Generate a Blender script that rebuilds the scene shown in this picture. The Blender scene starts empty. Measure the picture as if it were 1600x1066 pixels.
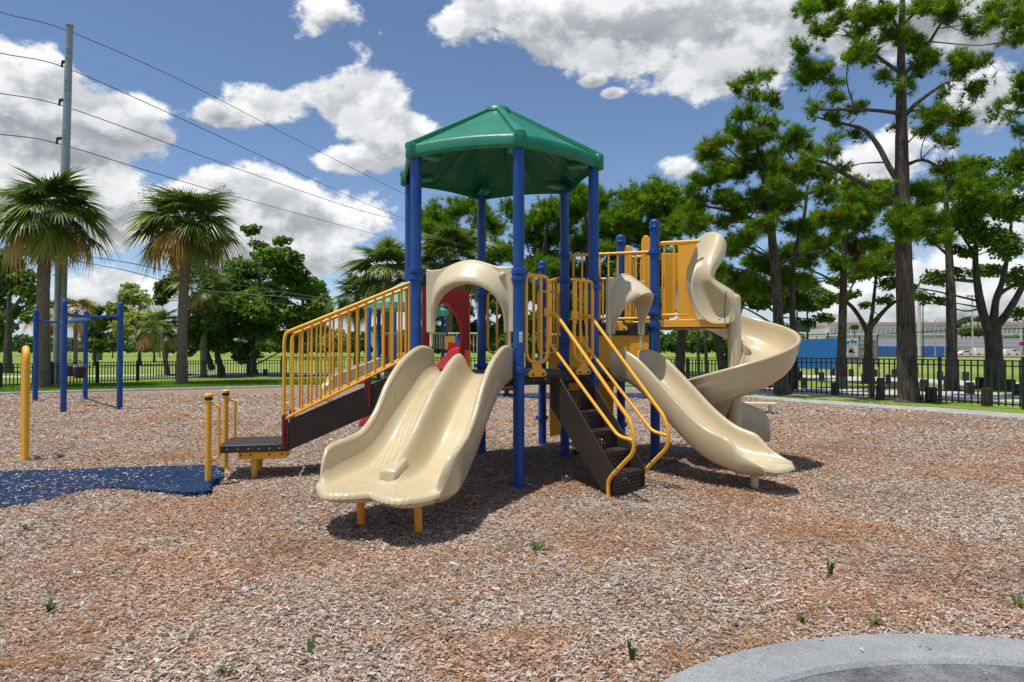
import bpy, bmesh, math, random
import numpy as np
from mathutils import Vector, Matrix
R = math.radians
rng = np.random.default_rng(7)
random.seed(7)
scene = bpy.context.scene
col = scene.collection

# ------------------------------------------------------------------ camera
F_PX, EYE, HORIZON = 1044.0, 1.5, 547.0          # focal length in photo pixels, eye height, horizon row
PITCH = math.atan((HORIZON - 533.0) / F_PX)
cam_d = bpy.data.cameras.new('camera')
cam = bpy.data.objects.new('camera', cam_d); col.objects.link(cam)
cam.location = (0, 0, EYE)
cam.rotation_euler = (R(90) + PITCH, 0, 0)
cam_d.sensor_width = 36.0
cam_d.lens = 36.0 * F_PX / 1600.0
cam_d.clip_start = 0.05
cam_d.clip_end = 6000
scene.camera = cam

# ------------------------------------------------------------------ light
SUN_DIR = Vector((-0.24, -0.13, 1.0)).normalized()     # towards the sun
sun_d = bpy.data.lights.new('sun', 'SUN')
sun_d.energy = 3.9
sun_d.angle = R(0.55)
sun_d.color = (1.0, 0.955, 0.88)
sun = bpy.data.objects.new('sun', sun_d); col.objects.link(sun)
sun.location = (-20, -10, 60)
sun.rotation_euler = SUN_DIR.to_track_quat('Z', 'Y').to_euler()

world = bpy.data.worlds.new('World'); scene.world = world
world.use_nodes = True
try:
    world.cycles.sampling_method = 'MANUAL'; world.cycles.sample_map_resolution = 512
except Exception:
    pass
scene.view_settings.view_transform = 'Standard'
scene.view_settings.look = 'None'
scene.view_settings.exposure = 0.3
scene.view_settings.gamma = 1.0
scene.view_settings.use_curve_mapping = False
scene.cycles.use_denoising = True
scene.cycles.max_bounces = 6
scene.cycles.diffuse_bounces = 3
scene.cycles.glossy_bounces = 3
scene.cycles.transmission_bounces = 4
scene.cycles.transparent_max_bounces = 8
scene.cycles.sample_clamp_indirect = 6.0

def pix_dir(px, py):
    v = (533.0 - py) / F_PX; u = (px - 800.0) / F_PX
    return Vector((u, math.cos(PITCH) - v * math.sin(PITCH), math.sin(PITCH) + v * math.cos(PITCH)))
def at(px, py, Y):
    d = pix_dir(px, py)
    return Vector((0, 0, EYE)) + d * (Y / d.y)
def gnd(px, py, z=0.0):
    d = pix_dir(px, py)
    return Vector((0, 0, EYE)) + d * ((z - EYE) / d.z)

def build_sky():
    nt = world.node_tree; N = nt.nodes; L = nt.links
    N.clear()
    out = N.new('ShaderNodeOutputWorld'); bg = N.new('ShaderNodeBackground')
    bg.inputs['Strength'].default_value = 0.105
    L.new(bg.outputs[0], out.inputs[0])
    sky = N.new('ShaderNodeTexSky'); sky.sky_type = 'NISHITA'; sky.sun_disc = False
    sky.sun_elevation = math.asin(SUN_DIR.z)
    sky.sun_rotation = math.atan2(SUN_DIR.x, SUN_DIR.y)
    sky.altitude = 0; sky.air_density = 0.8; sky.dust_density = 0.05; sky.ozone_density = 3.0
    tc = N.new('ShaderNodeTexCoord')
    D = tc.outputs['Generated']
    def M(op, a, b=None, c=None, clamp=False):
        n = N.new('ShaderNodeMath'); n.operation = op; n.use_clamp = clamp
        for i, x in enumerate((a, b, c)):
            if x is None: continue
            if isinstance(x, (int, float)): n.inputs[i].default_value = x
            else: L.new(x, n.inputs[i])
        return n.outputs[0]
    def VM(op, a, b=None):
        n = N.new('ShaderNodeVectorMath'); n.operation = op
        for i, x in enumerate((a, b)):
            if x is None: continue
            if isinstance(x, (tuple, list, Vector)): n.inputs[i].default_value = x
            else: L.new(x, n.inputs[i])
        return n
    def noise(vec, scale, detail, rough=0.55, dist=0.0):
        n = N.new('ShaderNodeTexNoise'); n.inputs['Scale'].default_value = scale
        n.inputs['Detail'].default_value = detail; n.inputs['Roughness'].default_value = rough
        n.inputs['Distortion'].default_value = dist
        L.new(vec, n.inputs['Vector']); return n.outputs['Fac']
    def sstep(x, lo, hi, a=0.0, b=1.0):
        n = N.new('ShaderNodeMapRange'); n.interpolation_type = 'SMOOTHSTEP'
        n.inputs['From Min'].default_value = lo; n.inputs['From Max'].default_value = hi
        n.inputs['To Min'].default_value = a; n.inputs['To Max'].default_value = b
        L.new(x, n.inputs['Value']); return n.outputs[0]
    dn = VM('NORMALIZE', D).outputs[0]
    flat = VM('MULTIPLY', dn, (1.0, 1.0, 1.5)).outputs[0]
    # edge wobble shared by every cloud outline
    w1 = noise(flat, 9.0, 7.0, 0.6)
    w2 = noise(flat, 28.0, 6.0, 0.65)
    w0 = noise(flat, 3.3, 3.0, 0.5)
    wob = M('ADD', M('MULTIPLY', M('SUBTRACT', w1, 0.5), 2.6), M('MULTIPLY', M('SUBTRACT', w2, 0.5), 0.7))
    wob = M('ADD', wob, M('MULTIPLY', M('SUBTRACT', w0, 0.5), 1.6))
    # cumulus banks in the directions in which the photograph shows them: (x, y, half width, half height, weight)
    bumps = [(40, 165, 120, 90, 1.3), (165, 195, 95, 68, 1.3), (110, 240, 130, 50, 1.3), (60, 300, 170, 75, 1.3), (252, 214, 26, 14, .8),
             (345, 180, 50, 18, .6), (440, 165, 72, 36, .95), (500, 150, 60, 34, .9), (560, 165, 72, 52, 1.05), (612, 215, 52, 52, 1.0), (545, 255, 70, 26, .9),
             (330, 300, 70, 40, .95), (450, 335, 175, 68, 1.05), (470, 400, 150, 30, .8),
             (165, 462, 75, 36, 1.0),
             (800, 20, 110, 38, .95), (980, 36, 190, 70, 1.55), (1160, 46, 160, 92, 1.6), (1420, 20, 240, 60, .9),
             (926, 127, 22, 11, .8), (954, 147, 19, 9, .8), (520, 18, 60, 30, .35),
             (1062, 268, 44, 30, .9), (1360, 245, 90, 52, 1.0), (1530, 165, 60, 40, .75), (1560, 330, 110, 60, .9),
             (1500, 470, 210, 55, 1.05)]
    dens = None; wsum = None; bsum = None
    for (px, py, hw, hh, wt) in bumps:
        d = pix_dir(px, py).normalized()
        right = Vector((d.y, -d.x, 0)).normalized(); up = right.cross(d)
        sc = d.dot(pix_dir(px, py)) * F_PX            # pixels to the unit of angle in that direction
        off = VM('SUBTRACT', dn, tuple(d)).outputs[0]
        a = VM('DOT_PRODUCT', off, tuple(right * (sc / hw))).outputs['Value']
        b = VM('DOT_PRODUCT', off, tuple(up * (sc / hh))).outputs['Value']
        q = M('SQRT', M('MULTIPLY_ADD', a, a, M('MULTIPLY', b, b)))
        e = M('MAXIMUM', M('MULTIPLY', M('SUBTRACT', 1.14, q), wt), -1.5)
        w = M('MAXIMUM', M('ADD', e, 0.45), 0.0); w = M('MULTIPLY', w, w)
        wb = M('MULTIPLY', w, b)
        if dens is None: dens = e; wsum = M('ADD', w, 1e-4); bsum = wb
        else:
            dens = M('SMOOTH_MAX', dens, e, 0.25); wsum = M('ADD', wsum, w); bsum = M('ADD', bsum, wb)
    under = M('MULTIPLY_ADD', M('DIVIDE', bsum, wsum), 0.5, 0.5)
    # fair-weather clouds over the rest of the sky, of the same kind
    free = M('MULTIPLY', M('SUBTRACT', noise(flat, 2.6, 3.0, 0.5), 0.55), 5.0)
    sep = N.new('ShaderNodeSeparateXYZ'); L.new(dn, sep.inputs[0])
    behind = sstep(sep.outputs['Y'], 0.72, 0.45)
    free = M('MULTIPLY_ADD', behind, M('ADD', free, 1.5), -1.5)
    dens = M('MAXIMUM', dens, free)
    full = M('ADD', dens, wob)
    mask = sstep(full, -0.04, 0.30)
    # billow shading: the same noise read a little nearer the sun
    sh = VM('ADD', flat, tuple(Vector((SUN_DIR.x, SUN_DIR.y, SUN_DIR.z)) * 0.035)).outputs[0]
    w1s = noise(sh, 9.0, 7.0, 0.6)
    lit = sstep(M('SUBTRACT', w1, w1s), -0.10, 0.12)
    w3 = noise(flat, 4.0, 4.0, 0.5)
    core = sstep(full, 0.1, 0.9)                       # thick middles go grey, edges stay white
    hgt = sstep(under, 0.05, 0.75)
    shade = M('ADD', M('MULTIPLY', lit, 0.56), M('MULTIPLY', hgt, 0.40))
    shade = M('ADD', shade, M('MULTIPLY_ADD', M('SUBTRACT', 1.0, core), 0.28, -0.08))
    shade = M('ADD', shade, M('MULTIPLY', M('SUBTRACT', w3, 0.5), 0.5), clamp=True)
    ramp = N.new('ShaderNodeValToRGB'); L.new(shade, ramp.inputs[0])
    cr = ramp.color_ramp
    cr.elements[0].position = 0.05; cr.elements[0].color = (0.30, 0.315, 0.345, 1)
    cr.elements[1].position = 0.95; cr.elements[1].color = (0.90, 0.91, 0.92, 1)
    e = cr.elements.new(0.5); e.color = (0.60, 0.615, 0.64, 1)
    cl = VM('SCALE', ramp.outputs[0]); cl.inputs['Scale'].default_value = 8.6
    # grey-white haze and stratus low over the whole horizon
    low = M('MULTIPLY', sstep(sep.outputs['Z'], 0.16, 0.0), 0.85)
    low = M('MULTIPLY', low, sstep(M('ADD', noise(VM('MULTIPLY', dn, (1.0, 1.0, 5.0)).outputs[0], 3.0, 5.0, 0.6), M('MULTIPLY', sstep(sep.outputs['Z'], .10, .0), .3)), 0.35, 0.62))
    hz = N.new('ShaderNodeMix'); hz.data_type = 'RGBA'; L.new(low, hz.inputs[0]); L.new(sky.outputs[0], hz.inputs[6]); hz.inputs[7].default_value = (4.3, 4.75, 5.3, 1)
    mixc = N.new('ShaderNodeMix'); mixc.data_type = 'RGBA'
    L.new(mask, mixc.inputs[0]); L.new(hz.outputs[2], mixc.inputs[6]); L.new(cl.outputs[0], mixc.inputs[7])
    L.new(mixc.outputs[2], bg.inputs['Color'])
build_sky()
# ------------------------------------------------------------------ helpers
class MB:
    """collects shapes in world coordinates and links them as ONE mesh object"""
    def __init__(s): s.v = []; s.f = []
    def add(s, verts, faces):
        o = len(s.v); s.v.extend([tuple(p) for p in verts]); s.f.extend([tuple(i + o for i in f) for f in faces]); return s
    def obox(s, c, ax, ay, az):
        c = Vector(c); ax = Vector(ax); ay = Vector(ay); az = Vector(az)
        vs = [c + ax * i + ay * j + az * k for k in (-1, 1) for j in (-1, 1) for i in (-1, 1)]
        return s.add(vs, [(0, 2, 3, 1), (4, 5, 7, 6), (0, 1, 5, 4), (2, 6, 7, 3), (0, 4, 6, 2), (1, 3, 7, 5)])
    def box(s, c, size, ang=0.0):
        ca, sa = math.cos(ang), math.sin(ang)
        return s.obox(c, (ca * size[0] / 2, sa * size[0] / 2, 0), (-sa * size[1] / 2, ca * size[1] / 2, 0), (0, 0, size[2] / 2))
    def tube(s, path, r, n=8, cap=True):
        P = [Vector(p) for p in path]; m = len(P)
        rad = r if isinstance(r, (list, tuple)) else [r] * m
        t0 = (P[1] - P[0]).normalized()
        u = t0.orthogonal().normalized(); vs = []
        for i in range(m):
            t = (P[min(i + 1, m - 1)] - P[max(i - 1, 0)])
            t = t.normalized() if t.length > 1e-9 else t0
            u = (u - t * u.dot(t)); u = u.normalized() if u.length > 1e-6 else t.orthogonal().normalized()
            w = t.cross(u)
            for k in range(n):
                a = 2 * math.pi * k / n
                vs.append(P[i] + (u * math.cos(a) + w * math.sin(a)) * rad[i])
        fs = []
        for i in range(m - 1):
            for k in range(n):
                k2 = (k + 1) % n
                fs.append((i * n + k, i * n + k2, (i + 1) * n + k2, (i + 1) * n + k))
        if cap:
            fs.append(tuple(reversed(range(n)))); fs.append(tuple((m - 1) * n + k for k in range(n)))
        return s.add(vs, fs)
    def lathe(s, prof, c, n=16, axis=None):
        """prof: (radius, height) pairs along axis"""
        c = Vector(c); ax = Vector(axis).normalized() if axis is not None else Vector((0, 0, 1))
        u = ax.orthogonal().normalized(); w = ax.cross(u); vs = []; fs = []
        for (r, h) in prof:
            for k in range(n):
                a = 2 * math.pi * k / n
                vs.append(c + ax * h + (u * math.cos(a) + w * math.sin(a)) * r)
        m = len(prof)
        for i in range(m - 1):
            for k in range(n):
                k2 = (k + 1) % n
                fs.append((i * n + k, i * n + k2, (i + 1) * n + k2, (i + 1) * n + k))
        fs.append(tuple(reversed(range(n)))); fs.append(tuple((m - 1) * n + k for k in range(n)))
        return s.add(vs, fs)
    def loft(s, rings, closed=True, cap=True):
        n = len(rings[0]); m = len(rings); vs = [p for r in rings for p in r]; fs = []
        for i in range(m - 1):
            for k in range(n if closed else n - 1):
                k2 = (k + 1) % n
                fs.append((i * n + k, i * n + k2, (i + 1) * n + k2, (i + 1) * n + k))
        if cap and closed:
            fs.append(tuple(reversed(range(n)))); fs.append(tuple((m - 1) * n + k for k in range(n)))
        return s.add(vs, fs)
    def prism(s, poly, o, ux, uy, th):
        """polygon in the plane (o, ux, uy), thickness th centred on that plane"""
        o = Vector(o); ux = Vector(ux); uy = Vector(uy); nz = ux.cross(uy).normalized() * (th / 2); n = len(poly)
        a = [o + ux * p[0] + uy * p[1] - nz for p in poly]; b = [o + ux * p[0] + uy * p[1] + nz for p in poly]
        fs = [tuple(reversed(range(n))), tuple(range(n, 2 * n))]
        for i in range(n):
            j = (i + 1) % n; fs.append((i, j, n + j, n + i))
        return s.add(a + b, fs)
    def build(s, name, m, parent=None, smooth=40, bevel=0.0, fixn=True):
        me = bpy.data.meshes.new(name)
        off = WLOC.get(parent.name, Vector((0, 0, 0))) if parent is not None else Vector((0, 0, 0))
        me.from_pydata([(p[0] - off.x, p[1] - off.y, p[2] - off.z) for p in s.v], [], s.f)
        me.validate()
        if fixn:
            bm = bmesh.new(); bm.from_mesh(me); bmesh.ops.recalc_face_normals(bm, faces=bm.faces); bm.to_mesh(me); bm.free()
        if smooth:
            me.shade_smooth(); me.set_sharp_from_angle(angle=R(smooth))
        me.materials.append(m)
        o = bpy.data.objects.new(name, me); col.objects.link(o)
        if parent is not None:
            o.parent = parent; WLOC[o.name] = off
        else:
            WLOC[o.name] = Vector((0, 0, 0))
        if bevel:
            b = o.modifiers.new('edge', 'BEVEL'); b.width = bevel; b.segments = 2; b.limit_method = 'ANGLE'; b.angle_limit = R(40)
        return o
WLOC = {}
def tag(o, label=None, cat=None, group=None, kind=None):
    if label: o['label'] = label
    if cat: o['category'] = cat
    if group: o['group'] = group
    if kind: o['kind'] = kind
    return o
def empty(name, loc, label, cat, group=None):
    o = bpy.data.objects.new(name, None); col.objects.link(o); o.location = loc; o.empty_display_size = 0.2
    WLOC[o.name] = Vector(loc)
    return tag(o, label, cat, group)
def copy_tree(o, parent=None):
    c = o.copy(); col.objects.link(c); c.parent = parent
    for ch in list(o.children): copy_tree(ch, c)
    return c
def inst(name, me, loc, parent, rot=(0, 0, 0), scale=(1, 1, 1)):
    """one more object of a shared mesh, placed at a world point under parent"""
    o = bpy.data.objects.new(name, me); col.objects.link(o); o.parent = parent
    off = WLOC.get(parent.name, Vector((0, 0, 0))) if parent is not None else Vector((0, 0, 0))
    o.location = Vector(loc) - off; o.rotation_euler = rot; o.scale = scale
    return o
def np_mesh(name, verts, faces_n, faces, m, attr=None, parent=None):
    """verts (n,3) array, faces flat index array of polygons with faces_n corners"""
    me = bpy.data.meshes.new(name)
    nv = len(verts); nf = len(faces) // faces_n
    me.vertices.add(nv); me.loops.add(len(faces)); me.polygons.add(nf)
    v = np.asarray(verts, dtype=np.float32)
    if parent is not None:
        off = WLOC.get(parent.name, Vector((0, 0, 0))); v = v - np.array(off, dtype=np.float32)
    me.vertices.foreach_set('co', v.ravel())
    me.loops.foreach_set('vertex_index', np.asarray(faces, dtype=np.int32))
    me.polygons.foreach_set('loop_start', np.arange(0, len(faces), faces_n, dtype=np.int32))
    me.update(calc_edges=True)
    if attr is not None:
        a = me.attributes.new('var', 'FLOAT', 'POINT'); a.data.foreach_set('value', np.asarray(attr, dtype=np.float32))
    me.materials.append(m)
    o = bpy.data.objects.new(name, me); col.objects.link(o)
    if parent is not None: o.parent = parent
    WLOC[o.name] = WLOC.get(parent.name, Vector((0, 0, 0))) if parent is not None else Vector((0, 0, 0))
    return o
def smooth_path(pts, n=6):
    """Catmull-Rom through the points"""
    P = [Vector(p) for p in pts]; out = []
    for i in range(len(P) - 1):
        p0 = P[max(i - 1, 0)]; p1 = P[i]; p2 = P[i + 1]; p3 = P[min(i + 2, len(P) - 1)]
        for k in range(n):
            t = k / n
            out.append(0.5 * ((2 * p1) + (p2 - p0) * t + (2 * p0 - 5 * p1 + 4 * p2 - p3) * t * t + (3 * p1 - p0 - 3 * p2 + p3) * t ** 3))
    out.append(P[-1]); return out
def round_path(pts, rad=0.06, n=5):
    """straight runs with rounded bends, as in bent tube"""
    P = [Vector(p) for p in pts]; out = [P[0]]
    for i in range(1, len(P) - 1):
        a = P[i - 1] - P[i]; b = P[i + 1] - P[i]
        r = min(rad, a.length * 0.45, b.length * 0.45)
        s = P[i] + a.normalized() * r; e = P[i] + b.normalized() * r
        for k in range(n + 1):
            t = k / n; out.append(s * (1 - t) ** 2 + P[i] * 2 * t * (1 - t) + e * t * t)
    out.append(P[-1]); return out
def sm(x, a, b):
    t = min(1, max(0, (x - a) / (b - a))); return t * t * (3 - 2 * t)
def interp(x, tab):
    return float(np.interp(x, [t[0] for t in tab], [t[1] for t in tab]))
def spl(x, tab):
    """smooth interpolation through a table"""
    xs = [t[0] for t in tab]; ys = [t[1] for t in tab]
    if x <= xs[0]: return ys[0]
    if x >= xs[-1]: return ys[-1]
    i = max(k for k in range(len(xs)) if xs[k] <= x); i = min(i, len(xs) - 2)
    def slope(k):
        if k == 0 or k == len(xs) - 1:
            j = min(max(k, 1), len(xs) - 1); return (ys[j] - ys[j - 1]) / (xs[j] - xs[j - 1])
        return (ys[k + 1] - ys[k - 1]) / (xs[k + 1] - xs[k - 1])
    h = xs[i + 1] - xs[i]; t = (x - xs[i]) / h
    return ((2 * t ** 3 - 3 * t * t + 1) * ys[i] + (t ** 3 - 2 * t * t + t) * h * slope(i)
            + (-2 * t ** 3 + 3 * t * t) * ys[i + 1] + (t ** 3 - t * t) * h * slope(i + 1))

# ------------------------------------------------------------------ materials
def new_mat(name):
    m = bpy.data.materials.new(name); m.use_nodes = True
    nt = m.node_tree; b = nt.nodes['Principled BSDF']
    return m, nt, b
def n_noise(nt, scale, detail=4, rough=0.55, vec=None, dist=0):
    n = nt.nodes.new('ShaderNodeTexNoise'); n.inputs['Scale'].default_value = scale; n.inputs['Detail'].default_value = detail
    n.inputs['Roughness'].default_value = rough; n.inputs['Distortion'].default_value = dist
    if vec is not None: nt.links.new(vec, n.inputs['Vector'])
    return n.outputs['Fac']
def n_pos(nt, scale=(1, 1, 1)):
    g = nt.nodes.new('ShaderNodeNewGeometry'); mp = nt.nodes.new('ShaderNodeVectorMath'); mp.operation = 'MULTIPLY'
    nt.links.new(g.outputs['Position'], mp.inputs[0]); mp.inputs[1].default_value = scale
    return mp.outputs[0]
def n_ramp(nt, fac, stops):
    r = nt.nodes.new('ShaderNodeValToRGB'); nt.links.new(fac, r.inputs[0]); cr = r.color_ramp
    while len(cr.elements) < len(stops): cr.elements.new(0.5)
    for e, (p, c) in zip(cr.elements, stops):
        e.position = p; e.color = (c[0], c[1], c[2], 1) if not isinstance(c, (int, float)) else (c, c, c, 1)
    return r.outputs[0]
def n_mix(nt, fac, a, b, mode='MIX'):
    m = nt.nodes.new('ShaderNodeMix'); m.data_type = 'RGBA'; m.blend_type = mode
    for i, x in ((0, fac), (6, a), (7, b)):
        if isinstance(x, (int, float)): m.inputs[i].default_value = x
        elif isinstance(x, (tuple, list)): m.inputs[i].default_value = (x[0], x[1], x[2], 1)
        else: nt.links.new(x, m.inputs[i])
    return m.outputs[2]
def n_bump(nt, b, h, strength, dist=0.01):
    n = nt.nodes.new('ShaderNodeBump'); n.inputs['Strength'].default_value = strength; n.inputs['Distance'].default_value = dist
    nt.links.new(h, n.inputs['Height']); nt.links.new(n.outputs[0], b.inputs['Normal'])
def paint(name, c, rough=0.35, wear=(0.5, 0.5, 0.5), wear_amt=0.15, dirt=(0.12, 0.09, 0.06), dirt_amt=0.2, coat=0.0, spec=0.5, orange=0.03):
    """painted or moulded surface with faded patches, grime specks and uneven gloss"""
    m, nt, b = new_mat(name)
    p = n_pos(nt)
    big = n_noise(nt, 2.2, 5, 0.6, p); fine = n_noise(nt, 38, 4, 0.65, p); st = n_noise(nt, 7, 5, 0.7, n_pos(nt, (3, 3, .5)))
    f1 = n_ramp(nt, big, [(0.45, 0.0), (0.8, wear_amt)])
    c1 = n_mix(nt, f1, c, wear)
    f2 = n_ramp(nt, st, [(0.55, 0.0), (0.85, dirt_amt)])
    c2 = n_mix(nt, f2, c1, dirt)
    f3 = n_ramp(nt, fine, [(0.62, 0.0), (0.8, dirt_amt * 1.2)])
    c3 = n_mix(nt, f3, c2, dirt)
    nt.links.new(c3, b.inputs['Base Color'])
    nt.links.new(n_ramp(nt, st, [(0.3, max(rough - .08, .05)), (0.8, min(rough + .16, 1))]), b.inputs['Roughness'])
    b.inputs['Specular IOR Level'].default_value = spec
    if coat: b.inputs['Coat Weight'].default_value = coat; b.inputs['Coat Roughness'].default_value = 0.12
    n_bump(nt, b, n_noise(nt, 160, 3, 0.6, p), orange, 0.004)
    return m
def plain(name, c, rough=0.6, metal=0.0, var=0.15, scale=6.0, bump=0.0):
    m, nt, b = new_mat(name)
    p = n_pos(nt); f = n_noise(nt, scale, 5, 0.6, p)
    lo = tuple(x * (1 - var) for x in c); hi = tuple(min(1, x * (1 + var)) for x in c)
    nt.links.new(n_ramp(nt, f, [(0.3, lo), (0.7, hi)]), b.inputs['Base Color'])
    b.inputs['Roughness'].default_value = rough; b.inputs['Metallic'].default_value = metal
    if bump: n_bump(nt, b, n_noise(nt, scale * 6, 4, 0.6, p), bump, 0.01)
    return m
def leaf(name, stops, trans=0.3, rough=0.55, spec=0.35):
    """foliage: colour from a per-clump value, light passing through thin leaves"""
    m, nt, b = new_mat(name)
    a = nt.nodes.new('ShaderNodeAttribute'); a.attribute_name = 'var'
    c = n_ramp(nt, a.outputs['Fac'], stops)
    nt.links.new(c, b.inputs['Base Color']); b.inputs['Roughness'].default_value = rough
    b.inputs['Specular IOR Level'].default_value = spec
    t = nt.nodes.new('ShaderNodeBsdfTranslucent'); nt.links.new(c, t.inputs['Color'])
    mx = nt.nodes.new('ShaderNodeMixShader'); mx.inputs[0].default_value = trans
    out = nt.nodes['Material Output']
    nt.links.new(b.outputs[0], mx.inputs[1]); nt.links.new(t.outputs[0], mx.inputs[2]); nt.links.new(mx.outputs[0], out.inputs[0])
    return m
def bark(name, c1, c2, sc=(14, 14, 3), bump=0.8):
    m, nt, b = new_mat(name)
    p = n_pos(nt, sc); f = n_noise(nt, 1.0, 6, 0.7, p, 0.6)
    nt.links.new(n_ramp(nt, f, [(0.35, c1), (0.62, c2)]), b.inputs['Base Color'])
    b.inputs['Roughness'].default_value = 0.9
    n_bump(nt, b, f, bump, 0.05)
    return m

BLUE = paint('blue_powder_coat', (0.003, 0.056, 0.27), 0.36, (0.06, 0.16, 0.42), 0.35, (0.02, 0.025, 0.04), 0.3, spec=.4)
YELLOW = paint('yellow_powder_coat', (0.88, 0.42, 0.028), 0.36, (0.80, 0.50, 0.16), 0.3, (0.28, 0.12, 0.03), 0.3)
YELLOW_PL = paint('yellow_plastic', (0.88, 0.40, 0.014), 0.42, (0.78, 0.46, 0.14), 0.35, (0.3, 0.14, 0.04), 0.3)
TAN = paint('tan_moulded_plastic', (0.53, 0.435, 0.27), 0.24, (0.60, 0.53, 0.38), 0.6, (0.28, 0.20, 0.11), 0.5, coat=0.25, orange=0.05)
TAN2 = paint('tan_hood_plastic', (0.58, 0.49, 0.335), 0.34, (0.68, 0.60, 0.45), 0.45, (0.32, 0.23, 0.12), 0.28, orange=0.05)
GREEN = paint('green_roof_plastic', (0.0, 0.165, 0.088), 0.38, (0.06, 0.30, 0.20), 0.4, (0.0, 0.06, 0.04), 0.35)
RED = paint('red_plastic', (0.46, 0.010, 0.014), 0.38, (0.45, 0.05, 0.06), 0.2, (0.1, 0.01, 0.01), 0.2)
REDMETAL = paint('dark_red_powder_coat', (0.16, 0.010, 0.012), 0.4, (0.25, 0.05, 0.04), 0.2, (0.05, 0.01, 0.01), 0.2)
DECK = paint('brown_rubber_coated_steel', (0.030, 0.020, 0.015), 0.5, (0.07, 0.05, 0.038), 0.5, (0.10, 0.065, 0.035), 0.35, orange=0.2)
BLACKP = paint('black_fence_coat', (0.006, 0.006, 0.007), 0.4, (0.03, 0.03, 0.03), 0.2, (0.05, 0.045, 0.035), 0.15)
STEEL = plain('galvanized_steel', (0.30, 0.335, 0.37), 0.5, 0.55, 0.12, 3.0)
BLACK_RUB = plain('black_rubber', (0.012, 0.012, 0.013), 0.55)
CREAM = paint('cream_paint', (0.66, 0.60, 0.36), 0.45, (0.7, 0.66, 0.5), 0.2, (0.3, 0.26, 0.14), 0.15)
WHITE = plain('white_sticker', (0.75, 0.76, 0.76), 0.5, 0, 0.05)
CONCRETE_POLE = plain('pale_concrete', (0.52, 0.51, 0.47), 0.85, 0, 0.12, 8.0, 0.2)
# ------------------------------------------------------------------ the play structure
HEXC = Vector((-0.186, 8.58, 0)); HR = 1.25; HA = R(-78.0)
def hexv(k, r=HR): return HEXC + Vector((math.cos(HA + k * math.pi / 3) * r, math.sin(HA + k * math.pi / 3) * r, 0))
P1, P6, P5, P4, P3, P2 = [hexv(k) for k in range(6)]
Q1 = P6 + P5 - HEXC; Q2 = Q1 + P5 - P6; S1 = P5 + P4 - HEXC; Q3 = Q1 + Q2 - P5; T1 = Q1 * 2 - P5
DZ = 1.22; UZ = 1.87; MZ = 1.62
def frame(A, B, outward):
    """mid point, unit vector along the edge, unit normal pointing the way of outward"""
    l = (B - A); l.z = 0; l.normalize(); d = Vector((l.y, -l.x, 0))
    if d.dot(outward) < 0: d = -d
    return (A + B) / 2, l, d
def up(p, z): return Vector((p.x, p.y, z))

PLAY = empty('play_structure', (HEXC.x, HEXC.y, 0), 'large blue, yellow and tan playground structure under a green six-sided roof with three slides', 'playground')

def collar(parent, p, z):
    c = MB()
    c.lathe([(.064, -.040), (.078, -.036), (.084, -.012), (.084, .012), (.078, .036), (.064, .040)], up(p, z), 14)
    for a in (0.6, 2.7, 4.8):
        v = Vector((math.cos(a), math.sin(a), 0))
        c.obox(up(p, z) + v * .092, v * .018, Vector((-v.y, v.x, 0)) * .020, (0, 0, .026))
    return c.build('collar', BLUE, parent)
def post(p, top, collars, cap=False, parent=PLAY, r=.0635, mat=BLUE, n=20):
    b = MB()
    if cap:
        b.lathe([(r, -.05), (r, top - .12)], up(p, 0), n)
        o = b.build('post', mat, parent)
        c = MB(); rr = r * 1.12
        c.lathe([(rr, -.13), (rr * 1.06, -.125), (rr * 1.06, -.10), (rr, -.095), (rr, -.05), (rr * .92, -.022), (rr * .7, -.006), (rr * .35, 0)], up(p, top), n)
        c.build('post_cap', mat, o)
    else:
        b.lathe([(r, -.05), (r, top)], up(p, 0), n); o = b.build('post', mat, parent)
    for z in collars: collar(o, p, z)
    return o
ptop = 3.86
post1 = post(P1, ptop, (2.36, 2.28, 1.27))
lab = MB(); v1 = Vector((-P1.x, -P1.y, 0)).normalized(); v1 = Matrix.Rotation(R(14), 3, 'Z') @ v1
def curved_label(mb, p, r, z0, z1, a0, a1):
    n = 6; ring = []
    for zz in (z0, z1):
        ring.append([up(p, zz) + Vector((math.cos(a0 + (a1 - a0) * k / n), math.sin(a0 + (a1 - a0) * k / n), 0)) * r for k in range(n + 1)])
    mb.loft(ring, closed=False, cap=False)
a_c = math.atan2(-P1.y, -P1.x)
curved_label(lab, P1, .0645, 1.585, 1.70, a_c + .08, a_c + .72)
stk = lab.build('sticker', WHITE, post1)
ln = MB()
for k, (w0, w1) in enumerate(((.14, .66), (.14, .58), (.14, .62), (.14, .45), (.14, .64), (.14, .5))):
    curved_label(ln, P1, .0650, 1.600 + k * .014, 1.605 + k * .014, a_c + w0, a_c + w1)
ln.build('sticker_print', plain('sticker_ink', (.25, .25, .27)), post1)['kind'] = 'stuff'
post(P2, ptop, (2.42, 2.33, 1.27)); post(P3, ptop, (2.36, 1.27)); post(P4, ptop, (2.31, 1.27))
post(P5, ptop, (2.83, 2.48, 1.62, 1.27)); post(P6, ptop, (2.36, 2.27, 1.26))
post(Q1, 3.27, (2.82, 2.0, 2.22, 1.83), True); post(Q2, 3.27, (2.5, 1.16, .36), True); post(S1, 2.92, (2.55, .42, 1.35), True)

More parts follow.
